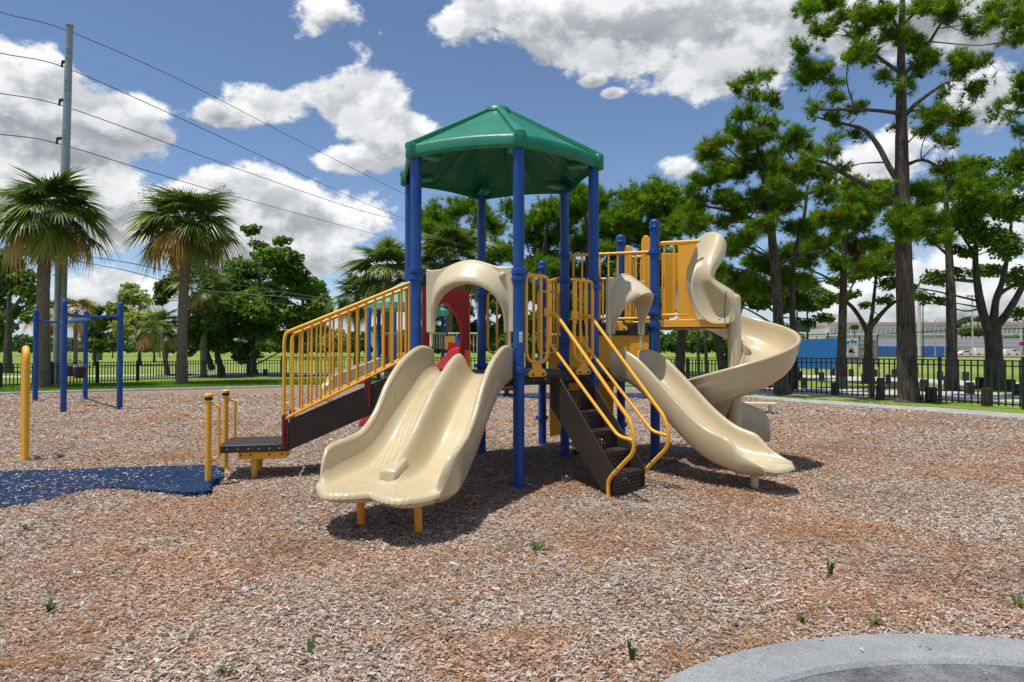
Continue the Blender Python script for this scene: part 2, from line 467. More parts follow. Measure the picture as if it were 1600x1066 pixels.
# ---- roof
def build_roof():
    ez, az = 3.77, 4.64
    cap = MB()
    cap.lathe([(.19, -.10), (.185, -.055), (.15, -.02), (.10, 0), (.02, .008)], up(HEXC, az - .01), 18, None)
    roof = cap.build('roof', GREEN, PLAY, smooth=50)
    RO = HR + .105
    drop = .15
    for k in range(6):
        a = hexv(k, RO); b = hexv(k + 1, RO); ap = up(HEXC, az)
        n_ = 10; rows = []
        def edge(t, f, z):                        # t along the eave, f from eave 0 to apex 1
            e = a.lerp(b, t); e = up(e, 0); c = up(HEXC, 0)
            p = e.lerp(c, f)
            bow = math.sin(math.pi * t) * .035 * (1 - f)
            return Vector((p.x, p.y, z + bow))
        prof = [(0.0, 3.75), (0.0, 3.838), (.010, 3.862), (.030, 3.878)]
        m_ = 8
        for j in range(1, m_ + 1):
            f = .03 + (.90 - .03) * j / m_
            prof.append((f, 3.878 + (az - 3.878) * ((f - .03) / .97) ** 1.02))
        rows = [[edge(t / n_, f, z) for t in range(n_ + 1)] for (f, z) in prof]
        inner = [[p - Vector((0, 0, .035)) + (up(HEXC, p.z) - p) * .022 for p in r] for r in rows]
        pm = MB()
        rings = []
        # closed sheet: outer rows down, inner rows back
        for t in range(n_ + 1):
            rings.append([r[t] for r in rows] + [r[t] for r in reversed(inner)])
        pm.loft(rings, closed=True, cap=True)
        pn = pm.build('roof_panel', GREEN, roof, smooth=35)
        # moulded stiffening ribs on the underside
        for t in (.33, .67):
            rb = MB(); pa = edge(t, .06, ez - .02); pb = edge(.5 + (t - .5) * .9, .86, az - .14)
            rb.tube([pa, pa.lerp(pb, .5) + Vector((0, 0, -.01)), pb], [.014, .012, .008], 5)
            rb.build('rib', GREEN, pn)
    for k in range(6):                            # hip strips and the corner caps over the posts
        a = hexv(k, RO + .012); c = HEXC; rad = (a - c); rad.z = 0; rad.normalize(); lat = Vector((-rad.y, rad.x, 0))
        hs = MB(); rings = []
        for j in range(9):
            f = j / 8 * .90
            p = up(a.lerp(c, f), 3.884 + (az - 3.872 + .012) * f)
            w = .062 * (1 - f) + .045 * f
            rings.append([p - lat * w + Vector((0, 0, -.045)), p - lat * w * .92, p - lat * w * .6 + Vector((0, 0, .012)), p + lat * w * .6 + Vector((0, 0, .012)), p + lat * w * .92, p + lat * w + Vector((0, 0, -.045))])
        hs.loft(rings); hs.build('hip_strip', GREEN, roof, smooth=50)
        cm = MB(); zt = ez + .05
        cm2 = []
        for (zz, s_) in ((3.715, .92), (3.72, 1.0), (3.82, 1.0), (3.872, .97), (3.893, .80)):
            pc = up(a - rad * .055, zz)
            cm2.append([pc + rad * .066 * s_ * math.cos(q) * (1.0 if abs(math.cos(q)) < .9 else .9) + lat * .078 * s_ * math.sin(q) for q in [i * math.pi / 6 for i in range(12)]])
        cm.loft(cm2); cm.build('corner_cap', GREEN, roof, smooth=50)
        # pocket where the post meets the roof, seen from below
        pk = MB(); pp = up(hexv(k, HR - .18), 3.80)
        pk.obox(pp, rad * .15, lat * .07, Vector((0, 0, .04)) + rad * 0)
        pk.build('post_pocket', GREEN, roof, bevel=.02)
build_roof()

# ---- decks: rubber-coated steel plates with a turned-down rim and rows of drain slots
def deck(poly, z, th=.115):
    mb = MB(); n = len(poly); c = sum((Vector((p.x, p.y, 0)) for p in poly), Vector()) / n
    mb.prism([(p.x, p.y) for p in poly], (0, 0, z - th / 2), (1, 0, 0), (0, 1, 0), th)
    o = mb.build('deck', DECK, PLAY, bevel=.012)
    bl = MB()
    for i in range(n):
        a, b = poly[i], poly[(i + 1) % n]; m_, l, d = frame(a, b, (a + b) / 2 - c)
        for t in (.2, .35, .65, .8):
            p = a.lerp(b, t); bl.lathe([(.011, 0), (.011, .006), (.007, .009)], up(p, z - th * .5) + d * .001, 8, d)
    bl.build('bolt', STEEL, o)['kind'] = 'stuff'
    return o
hexp = [hexv(k, HR - .03) for k in range(6)]
deck(hexp, DZ)
deck([P6, Q1, P5], DZ - .004)
deck([P4, P5, S1], DZ - .006)
deck([P5, S1, Q2], MZ)
deck([P5, Q1, Q2], UZ)
deck([Q1, Q3, Q2], UZ - .004, .07)
Tm = Q1.lerp(T1, .70)
deck([Q1 - (Q1 - Q3) * .02, Tm, Q3], UZ - .008, .07)
# riser panels between the low and the high decks
rp = MB(); m_, l, d = frame(P5, Q1, HEXC - Q1)
rp.obox(up(m_, 1.50) + d * .03, l * .55, d * .012, (0, 0, .25)); rp.build('riser_panel', YELLOW_PL, PLAY, bevel=.006)
rp = MB(); rp.obox(up(m_, 1.775) + d * .055, l * .545, d * .008, (0, 0, .075)); rk = rp.build('deck_fascia', BLACK_RUB, PLAY, bevel=.004)
# bell-shaped cast bracket on the fascia
def bell(parent, p, l, d, s=1.0):
    b = MB()
    prof = [(-.11, -.075), (.11, -.075), (.125, -.045), (.10, -.01), (.055, .01), (.045, .07), (-.045, .07), (-.055, .01), (-.10, -.01), (-.125, -.045)]
    b.prism([(x * s, y * s) for x, y in prof], p, l, (0, 0, 1), .02)
    o = b.build('foot_bracket', YELLOW, parent, bevel=.005)
    bo = MB()
    for x in (-.07, .07): bo.lathe([(.013, 0), (.013, .012), (.008, .016)], p + l * x * s + Vector((0, 0, -.05 * s)) + d * .01, 8, d)
    bo.build('bolt', BLACK_RUB, parent)['kind'] = 'stuff'; return o

# ---- guard rails with pickets
def guardrail(A, B, zt, zb, n, a0=.0, b0=.0, r=.021, rp_=.0135, rect=True, zt2=None, parent=PLAY, mat=None, name='guardrail'):
    mat = mat or YELLOW
    l = (B - A); L_ = l.length; l = l / L_
    a = A + l * (.064 + a0); b = B - l * (.064 + b0); zt2 = zt if zt2 is None else zt2
    o = MB().tube([up(a, zt), up(b, zt2)], r, 10).build(name, mat, parent)
    MB().tube([up(a, zb), up(b, zb)], r * .85, 10).build('bottom_rail', mat, o)
    me = None
    for k in range(n):
        p = a.lerp(b, (k + .5) / n); z1 = zt + (zt2 - zt) * (k + .5) / n
        q = MB(); q.tube([up(p, zb), up(p, z1)], rp_, 8); q.build('picket', mat, o)
    return o
guardrail(P5, Q1, 2.83, UZ + .06, 9)
guardrail(S1, Q2, 2.60, MZ + .12, 8)
guardrail(S1, P5, 2.55, DZ + .35, 4, .25, .25)
# loops on posts: elongated bent-tube loop, two bars, cast foot
def safety_loop(A, B, t0, t1, z0=1.36, z1=2.33, d=None, foot=True, bars=2, r=.021, parent=PLAY, mid=None):
    l = (B - A).normalized()
    c = (A + B) / 2; a = c + l * t0; b = c + l * t1; w = (t1 - t0)
    d = d or Vector((0, 0, 0)); a = a + d; b = b + d
    rad = w * .46
    pts = round_path([up(a.lerp(b, .5), z1), up(a, z1), up(a, z0), up(b, z0), up(b, z1), up(a.lerp(b, .501), z1)], rad, 7)
    o = MB().tube(pts, r, 10).build('safety_loop', YELLOW, parent)
    for k in range(bars):
        p = a.lerp(b, (k + 1) / (bars + 1))
        MB().tube([up(p, z0 + .01), up(p, z1 - .01)], r * .8, 8).build('bar', YELLOW, o)
    if foot:
        nd = Vector((l.y, -l.x, 0))
        bell(o, up(a.lerp(b, .5), z0 - .075), l, nd, w / .30)
    if mid is not None:
        mm = MB(); mm.obox(up(mid[0], mid[1]), l * .045, Vector((l.y, -l.x, 0)) * .024, (0, 0, .05)); mm.build('clamp', YELLOW, o, bevel=.008)
    return o

# ---- staircase on the P1-P6 edge
def build_stairs():
    m, l, d = frame(P1, P6, Vector((0.6, -0.7, 0)))
    sw = .50; tc = .10; run = .93; z_top = DZ - .03
    def pt(s, t, z): return up(m + d * s + l * t, z)
    st = None
    for side in (-1, 1):
        t = tc + side * sw / 2
        mb = MB()
        poly = [(0.02, DZ - .02), (.02, DZ - .36), (run - .14, 0.02), (run + .035, .02), (run + .035, .24), (.16, DZ - .02)]
        mb.prism(poly, m + l * t, d, (0, 0, 1), .022)
        if st is None: st = mb.build('staircase', DECK, PLAY, bevel=.005)
        else: mb.build('stringer', DECK, st, bevel=.005)
    n = 5
    for k in range(n):
        z = (k + 1) * DZ / (n + 1); s1 = run + .03 - k * run / n - .005; s0 = s1 - .21
        mb = MB(); mb.obox(pt((s0 + s1) / 2, tc, z - .02), d * .105, l * (sw / 2 - .013), (0, 0, .02))
        o = mb.build('tread', DECK, st, bevel=.008)
        # perforated riser: a frame and a lattice of bars
        mb = MB(); zr0 = z - DZ / (n + 1) + (.012 if k == 0 else .005); zr1 = z - .045
        sr = s1 - .012
        cnt = 9
        for q in range(cnt + 1):
            tt = tc - sw / 2 + .02 + (sw - .04) * q / cnt
            mb.obox(pt(sr, tt, (zr0 + zr1) / 2), d * .003, l * .011, (0, 0, (zr1 - zr0) / 2))
        rws = 4
        for q in range(rws + 1):
            zz = zr0 + (zr1 - zr0) * q / rws
            mb.obox(pt(sr + .0035, tc, zz), d * .003, l * (sw / 2 - .015), (0, 0, .010))
        mb.build('perforated_riser', DECK, st, smooth=0)['kind'] = 'stuff'
    # bent tube hand rails each side, with a second rail inside the bend
    for t in (tc - sw / 2 - .035, tc + sw / 2 + .05):
        hi = round_path([pt(-.02, t, 1.915), pt(.14, t, 1.91), pt(1.19, t, .78), pt(1.24, t, .64), pt(1.235, t, .47), pt(.95, t, .20), pt(.90, t, .13), pt(.90, t, -.04)], .09, 6)
        o = MB().tube(hi, .021, 10).build('handrail', YELLOW, PLAY)
        lo = round_path([pt(-.01, t, 1.74), pt(0.0, t, 1.62), pt(1.03, t, .615), pt(1.25, t, .585)], .07, 5)
        MB().tube(lo, .0185, 10).build('lower_rail', YELLOW, o)
        fl = MB()
        for (s_, z_) in ((.97, .21), (1.03, .28)): fl.lathe([(.012, -.03), (.012, .03)], pt(s_, t, z_), 8, l)
        fl.build('bolt', STEEL, o)['kind'] = 'stuff'
    f = d * .035
    safety_loop(P1, P6, -.545, -.20, 1.36, 2.335, f, mid=(m + l * -.205 + f, 1.93))
    safety_loop(P1, P6, .235, .56, 1.36, 2.335, f, mid=(m + l * .245 + f, 1.91))
build_stairs()
# loops that flank the opening towards the rear deck, and one beyond the far post
safety_loop(P4, P5, -.53, -.24, 1.45, 2.33, foot=False, bars=1)
safety_loop(P4, P5, .24, .53, 1.45, 2.33, foot=False, bars=1)

# ---- slides moulded in one piece
def slide(name, mat, A, B, outward, t0, length, bedz, wall, hw_tab, lanes=1, ridge=None, step=.035, parent=PLAY, lobe=.09, groove=True, ts=1.0):
    m, l, d = frame(A, B, outward)
    def pt(s, t, z): return up(m + d * s + l * (t + t0), z)
    nb = 64 if lanes == 2 else 34
    ns = int(length / step) + 1
    rings = []
    ss = [length * i / ns for i in range(ns + 1)] + ['lip%d' % k for k in range(1, 6)]
    for s in ss:
        lip = 0.0
        if isinstance(s, str): lip = int(s[3:]) / 5 * math.pi / 2; s = length
        hw = spl(s, hw_tab); bz = spl(s, bedz); wh = max(spl(s, wall), .012); rg = spl(s, ridge) if ridge else 0
        top = []
        q = min(1.0, wh / .12)
        rim = .018 + .045 * q
        top += [(-hw + .16, -.125), (-hw + .07, -.105), (-hw + .02, -.06), (-hw, -.02), (-hw, wh - .03 * q), (-hw + .007 * q, wh - .010 * q), (-hw + .024 * q, wh), (-hw + .024 * q + rim * .35, wh - .006 * q), (-hw + rim, wh - .03 * q)]
        wb = .15
        for k in range(1, 9):                     # wall flows into the bed as a quarter ellipse
            a = k / 8 * math.pi / 2
            top.append((-hw + rim + (wb - .03) * (1 - math.cos(a)) * .98 + .004 * k / 8, (wh - .03 * q) * (1 - math.sin(a)) + .004 * (1 - math.sin(a))))
        tb = -hw + rim + (wb - .03) * .98 + .004
        for k in range(1, nb):
            t = tb + (-2 * tb) * k / nb
            z = 0.0
            if rg > 0: z += rg * math.exp(-(abs(t) / .095) ** 2.6)
            if groove and s > length - .42:
                g = sm(s, length - .42, length - .25)
                if lanes == 2: w = math.exp(-((abs(t) - .29) / .17) ** 4)
                else: w = math.exp(-(t / .19) ** 4)
                z += .0045 * g * w * math.cos(t * 2 * math.pi / .05)
            top.append((t, z))
        left = top[:17]
        for (t, z) in reversed(left): top.append((-t, z))
        # underside, hanging a little deeper below each lane
        nu = 22; hu = hw - .17
        for k in range(1, nu):
            t = hu - 2 * hu * k / nu
            lane = (.5 - .5 * math.cos(4 * math.pi * (t / hu + 1) / 2)) if lanes == 2 else math.cos(t / hu * math.pi / 2)
            top.append((t, -.125 - .0 * lane))
        ring = []
        for i_, (t, z) in enumerate(top):
            tt = abs(t) / hw
            s2 = s
            if s > length * .75 or lip:
                e = sm(s, length * .75, length)
                if lanes == 2: s2 = s + e * (lobe * (math.sin(min(tt, 1) * math.pi) ** 1.0) * 1.6 - lobe * 1.0 * max(0, tt - .62) / .38)
                else: s2 = s + e * (lobe * .6 * math.cos(tt * math.pi / 2) - lobe * .9 * max(0, tt - .55) / .45)
            zz = z + bz
            under = i_ < 3 or i_ >= len(top) - nu - 2
            if under:
                e = sm(s, length - .35, length)
                zz = bz + z * (1 - .22 * e); s2 -= .05 * e
                if lip: zz += .030 * math.sin(lip); s2 += .02 * math.sin(lip)
            elif lip:
                s2 += .05 * math.sin(lip)
                zz -= .048 * (1 - math.cos(lip))
            ring.append(pt(s2, t, zz))
        rings.append(ring)
    mb = MB(); mb.loft(rings, closed=True, cap=True)
    o = mb.build(name, mat, parent, smooth=60)
    return o, pt
E1 = [(0, 1.235), (.14, 1.232), (.32, 1.19), (.5, 1.105), (.76, .945), (1.02, .755), (1.22, .59), (1.45, .455), (1.62, .405), (1.9, .37), (2.15, .35)]
dslide, dpt = slide('double_slide', TAN, P2, P1, Vector((-.3, -.95, 0)), .06, 2.17,
    E1, [(0, .28), (.2, .33), (.5, .385), (.76, .42), (1.02, .40), (1.22, .33), (1.45, .30), (1.62, .305), (1.97, .285), (2.06, .20), (2.12, .09), (2.17, .02)],
    [(0, .515), (.3, .525), (.9, .54), (1.4, .555), (1.85, .625), (2.05, .62), (2.17, .575)], 2,
    [(0, 0), (.10, 0), (.2, .12), (.34, .28), (.8, .34), (1.25, .35), (1.5, .28), (1.66, .22), (1.78, .16), (1.86, .10), (1.93, .02), (2.0, 0), (2.17, 0)])
gb = MB()                                          # square block where the divider ends
gb.prism([(1.68, .40), (1.945, .36), (1.93, .475), (1.70, .56)], dpt(0, 0, 0), dpt(1, 0, 0) - dpt(0, 0, 0), (0, 0, 1), .16)
gb.build('divider_block', TAN, dslide, bevel=.02)
gv = MB()                                          # thin darker tubes, painted shade of the wave grooves down the left lane
for k in range(8):
    t0_ = -.40 + k * .034; ph = k * .33; path = []
    for i in range(34):
        s_ = .35 + 1.5 * i / 33; path.append(dpt(s_, max(-.40, min(-.15, t0_ + .055 * math.sin(s_ * 4.2 + ph) * (1 - .4 * k / 8))), spl(s_, E1) + .0005))
    gv.tube(path, .0022, 5)
gv.build('groove_shade_line', plain('groove_shade', (.45, .365, .22), .4), dslide)['kind'] = 'stuff'
for (t, s_) in ((-.285, 1.90), (.285, 1.94)):
    lg = MB(); lg.tube([dpt(s_, t, .36), dpt(s_ - .02, t, .1), dpt(s_ - .03, t, -.04)], .034, 12); lg.build('support_leg', paint('orange_leg_paint', (.90, .33, .012), .4) if t < 0 else bpy.data.materials['orange_leg_paint'], dslide)
    sh = MB(); rr_ = []
    for (zz, k) in ((.30, 1.0), (.25, .9), (.215, .55)):
        rr_.append([dpt(s_ + .02, t, zz) + (dpt(1, 0, 0) - dpt(0, 0, 0)) * .2 * k * math.cos(a) + (dpt(0, 1, 0) - dpt(0, 0, 0)) * .22 * k * math.sin(a) for a in [i * math.pi / 9 for i in range(18)]])
    sh.loft(rr_); sh.build('leg_socket', TAN, dslide, smooth=50)

E2 = [(0, 1.235), (.1, 1.23), (.25, 1.19), (.45, 1.07), (.8, .78), (1.1, .53), (1.35, .385), (1.6, .315), (1.85, .29), (2.06, .275)]
sslide, spt = slide('straight_slide', TAN, P6, Q1, Vector((.67, -.74, 0)), .0, 2.06,
    E2, [(0, .26), (.2, .29), (.5, .30), (1.0, .28), (1.4, .25), (1.62, .235), (1.72, .17), (1.82, .10), (1.95, .055), (2.06, .02)],
    [(0, .31), (.3, .315), (1.0, .32), (1.5, .325), (1.7, .335), (2.06, .30)], 1, None, lobe=.07)
lg = MB(); lg.tube([spt(1.76, 0, .3), spt(1.76, 0, -.04)], .042, 14); lg.build('support_leg', CREAM, sslide)
sh = MB(); rr_ = []
for (zz, k) in ((.28, 1.0), (.17, .88), (.15, .80)):
    rr_.append([spt(1.72, 0, zz) + (spt(1, 0, 0) - spt(0, 0, 0)) * .24 * k * math.cos(a) + (spt(0, 1, 0) - spt(0, 0, 0)) * .20 * k * math.sin(a) for a in [i * math.pi / 9 for i in range(18)]])
sh.loft(rr_); sh.build('leg_socket', TAN, sslide, smooth=50)

E3 = [(0, 1.235), (.12, 1.23), (.3, 1.17), (.8, .85), (1.3, .52), (1.7, .36), (2.0, .32)]
rslide, rpt = slide('red_slide', RED, P3, P4, Vector((-.5, .87, 0)), -.02, 1.9, E3,
    [(0, .30), (.3, .33), (1.2, .28), (1.6, .22), (1.85, .1), (2.0, .02)], [(0, .33), (1, .33), (1.6, .34), (2.0, .31)], 1, None, groove=False, step=.06)
MB().tube([rpt(1.7, 0, .32), rpt(1.7, 0, -.04)], .04, 10).build('support_leg', YELLOW, rslide)
hb = MB(); hb.tube([rpt(.02, -.05, 2.28), rpt(.02, .46, 2.28), ], .02, 10); hb.tube([rpt(.02, .42, 2.28), rpt(.02, .42, 1.22)], .02, 10)
hb.build('grab_bar', YELLOW, PLAY)

# ---- moulded hoods over the slide mouths: a plate with an arched opening and a flared arch band
def hood(name, mat, A, B, outward, t0, hwid, zb, zt, hump, ai, az_, flare, knob=None, legs=True):
    m, l, d = frame(A, B, outward); m = m + l * t0
    if l.dot(Vector((1, 0, 0))) < 0: l = -l
    def pt(t, z, o=0): return up(m + l * t + d * o, z)
    # plate outline: legs, opening, shoulders with a central hump
    n = 22; poly = []
    arch = []
    for k in range(n + 1):
        a = math.pi * k / n
        x = -math.cos(a) * ai; z = zb + (az_ - zb) * math.sin(a) ** .62
        arch.append((x, z))
    outl = [(-hwid, zb), (-ai, zb)] + arch[1:-1] + [(ai, zb), (hwid, zb), (hwid, zt)]
    for k in range(15):
        t = 1 - 2 * k / 14
        x = t * hwid * .92
        outl.append((x, zt - .012 + hump * max(0, math.cos(t * math.pi / 2 * 1.25)) ** 1.5))
    outl.append((-hwid, zt))
    mb = MB(); mb.prism(outl, m, l, (0, 0, 1), .05)
    o = mb.build(name, mat, PLAY, smooth=45, bevel=.010)
    # flared band that follows the arch, wide and full at the crown, narrow at the feet
    rings = []
    for k in range(n * 2 + 1):
        a = math.pi * k / (n * 2); s_ = math.sin(a) ** .62; sx = -math.cos(a)
        wi = .03 + .24 * math.sin(a) ** 1.5
        xi = sx * ai * .995; zi = zb + (az_ - zb) * s_ - .004
        nx, nz = sx * .9, .35 + .65 * math.sin(a)
        ln_ = math.hypot(nx, nz); nx /= ln_; nz /= ln_
        fl = flare * (.12 + .88 * math.sin(a) ** 1.3)
        xo = xi + nx * wi; zo = zi + nz * wi
        xo = max(-hwid - .004, min(hwid + .004, xo)); zo = min(zo, zt + hump - .014)
        ring = [(xi, zi, .0), (xi - nx * .012, zi - nz * .012, fl * .55), (xi, zi, fl * .97), (xi + nx * .02, zi + nz * .02, fl),
                (xi + (xo - xi) * .3, zi + (zo - zi) * .3, fl * .86), (xi + (xo - xi) * .6, zi + (zo - zi) * .6, fl * .55), (xi + (xo - xi) * .85, zi + (zo - zi) * .85, fl * .22), (xo, zo, .022), (xo, zo, 0)]
        rings.append([pt(x, z, .01 + y) for (x, z, y) in ring])
    MB().loft(rings).build('arch_band', mat, o, smooth=60)
    if knob:
        MB().lathe([(.036, 0), (.036, .02), (.028, .034), (.012, .04)], pt(knob[0], knob[1], .026), 14, d).build('knob', mat, o)
    if legs:
        for t in (-hwid + .055, hwid - .055):
            MB().tube([pt(t, zb + .02), pt(t, zb - .16)], .019, 8).build('peg', CREAM, o)
    return o
hood('slide_hood', TAN2, P2, P1, Vector((-.3, -.95, 0)), .045, .53, 1.70, 2.43, .10, .43, 2.245, .24, (.40, 2.33))
hood('slide_hood', TAN2, P6, Q1, Vector((.67, -.74, 0)), .0, .375, 1.70, 2.42, .08, .285, 2.20, .37)
hood('slide_hood', RED, P3, P4, Vector((-.5, .87, 0)), -.02, .40, 1.50, 2.36, .06, .27, 2.16, .10, legs=False)

# ---- stair ramp to the transfer platform on the P2-P3 edge
def build_ramp():
    m, l, d = frame(P3, P2, Vector((-1, -.2, 0)))
    tn, tf = .17, -.53; s_end = 1.46
    def pt(s, t, z): return up(m + d * s + l * t, z)
    root = None
    for t in (tn, tf):
        mb = MB()
        poly = [(.03, 1.21), (.03, .92), (s_end - .04, .33), (s_end + .05, .33), (s_end + .05, .62), (.15, 1.21)]
        mb.prism(poly, m + l * t, d, (0, 0, 1), .02)
        if root is None: root = mb.build('stair_ramp', DECK, PLAY, bevel=.005)
        else: mb.build('stringer', DECK, root, bevel=.005)
    for k in range(4):
        z = 1.22 - (k + 1) * .164; s_ = .10 + k * .335
        MB().obox(pt(s_ + .17, (tn + tf) / 2, z - .02), d * .19, l * ((tn - tf) / 2 - .012), (0, 0, .02)).build('tread', DECK, root, bevel=.006)
        MB().obox(pt(s_ - .015, (tn + tf) / 2, z + .065), d * .004, l * ((tn - tf) / 2 - .014), (0, 0, .07)).build('riser', DECK, root, smooth=0)
    # red end and mid brackets
    for t, sg in ((tn, 1), (tf, -1)):
        b = MB()
        b.obox(pt(s_end + .03, t + sg * .018, .53), d * .035, l * .012, (0, 0, .20))
        b.tube([pt(s_end + .045, t + sg * .03, .34), pt(s_end + .045, t + sg * .03, .74)], .024, 10)
        b.build('end_bracket', REDMETAL, root, bevel=.003)
        b = MB(); b.obox(pt(.56, t + sg * .016, 1.0), d * .022, l * .006, (0, 0, .12))
        b.tube([pt(.52, t + sg * .03, .82), pt(.52, t + sg * .03, 1.20)], .016, 8); b.build('mid_bracket', REDMETAL, root)
    # railings
    for t in (tn + .03, tf - .03):
        zt = lambda s_: 2.335 - .425 * s_
        zb = lambda s_: 1.44 - .50 * s_
        se = s_end + .045
        path = round_path([pt(.01, t, zt(0)), pt(se - .02, t, zt(se - .02)), pt(se, t, zt(se) - .09), pt(se, t, .70)], .12, 7)
        o = MB().tube(path, .021, 10).build('ramp_railing', YELLOW, PLAY)
        MB().tube([pt(.05, t, zb(.05)), pt(se, t, zb(se))], .0185, 10).build('bottom_rail', YELLOW, o)
        MB().tube([pt(.05, t, zt(.05)), pt(.05, t, zb(.05))], .018, 8).build('picket', YELLOW, o)
        for k in range(13):
            s_ = .145 + k * (se - .145 - .10) / 12
            MB().tube([pt(s_, t, zb(s_)), pt(s_, t, zt(s_))], .0145, 8).build('picket', YELLOW, o)
    # transfer platform
    pz = .40; s0, s1 = s_end - .01, 2.23
    mb = MB(); mb.obox(pt((s0 + s1) / 2, (tn + tf) / 2, pz - .045), d * ((s1 - s0) / 2), l * ((tn - tf) / 2 + .03), (0, 0, .045))
    pf = mb.build('transfer_platform', DECK, PLAY, bevel=.012)
    bl = MB()
    for k in range(6): bl.lathe([(.010, 0), (.010, .006), (.005, .009)], pt(s0 + .1 + k * .115, tn + .031, pz - .05), 8, l)
    bl.build('bolt', STEEL, pf)['kind'] = 'stuff'
    b = MB(); b.obox(pt((s0 + s1) / 2 - .09, (tn + tf) / 2 + .06, pz - .135), d * .27, l * .26, (0, 0, .045)); bx = b.build('support_box', YELLOW, pf, bevel=.006)
    bl = MB()
    for k in (-.22, -.08, .13, .24): bl.lathe([(.012, 0), (.012, .004)], pt((s0 + s1) / 2 - .09 + k, (tn + tf) / 2 + .32, pz - .13), 8, l)
    bl.build('bolt', BLACK_RUB, bx)['kind'] = 'stuff'
    for t in (tn - .16, tf + .14):
        MB().tube([pt(1.86, t, pz - .09), pt(1.86, t, -.04)], .036, 12).build('leg', YELLOW, pf)
build_ramp()

# ---- climbing panel under the high deck and hand-hold panels at its back edge
cp = MB(); m_, l, d = frame(S1, Q2, Vector((0, -1, 0)))
cp.prism([(-.50, .12), (-.40, .16), (.05, .12), (.50, .14), (.52, 1.50), (-.52, 1.50)], m_, l, (0, 0, 1), .04)
cpo = cp.build('climbing_panel', YELLOW_PL, PLAY, bevel=.012)
for (x, z) in ((-.36, .60), (-.33, .95), (.2, .75), (.0, .45), (.3, 1.15)):
    MB().obox(up(m_ + l * x + d * .045, z), l * .075, d * .03, (0, 0, .018)).build('climbing_hold', YELLOW_PL, cpo, bevel=.012)
m_, l, d = frame(Q2, Q3, Vector((0, 1, 0)))
for (t0, t1, zt) in ((-.59, -.45, 3.10), (-.31, -.17, 3.24)):
    pl = []
    for k in range(11):
        a = math.pi * k / 10; pl.append((((t0 + t1) / 2) + (t1 - t0) / 2 * math.cos(a), zt - .12 + .12 * math.sin(a)))
    pl = [(t1, UZ)] + pl + [(t0, UZ)]
    o = MB().prism(pl, m_, l, (0, 0, 1), .05).build('handhold_panel', YELLOW_PL, PLAY, bevel=.012)
guardrail(Q2.lerp(Q3, .10), Q2.lerp(Q3, .30), 2.92, UZ + .05, 2, -.05, -.05)
bell(PLAY, up((P5 + Q1) / 2 + (Q1 - P5).normalized() * .16, 1.83) + frame(P5, Q1, HEXC - Q1)[2] * .075, (Q1 - P5).normalized(), frame(P5, Q1, HEXC - Q1)[2], .9)

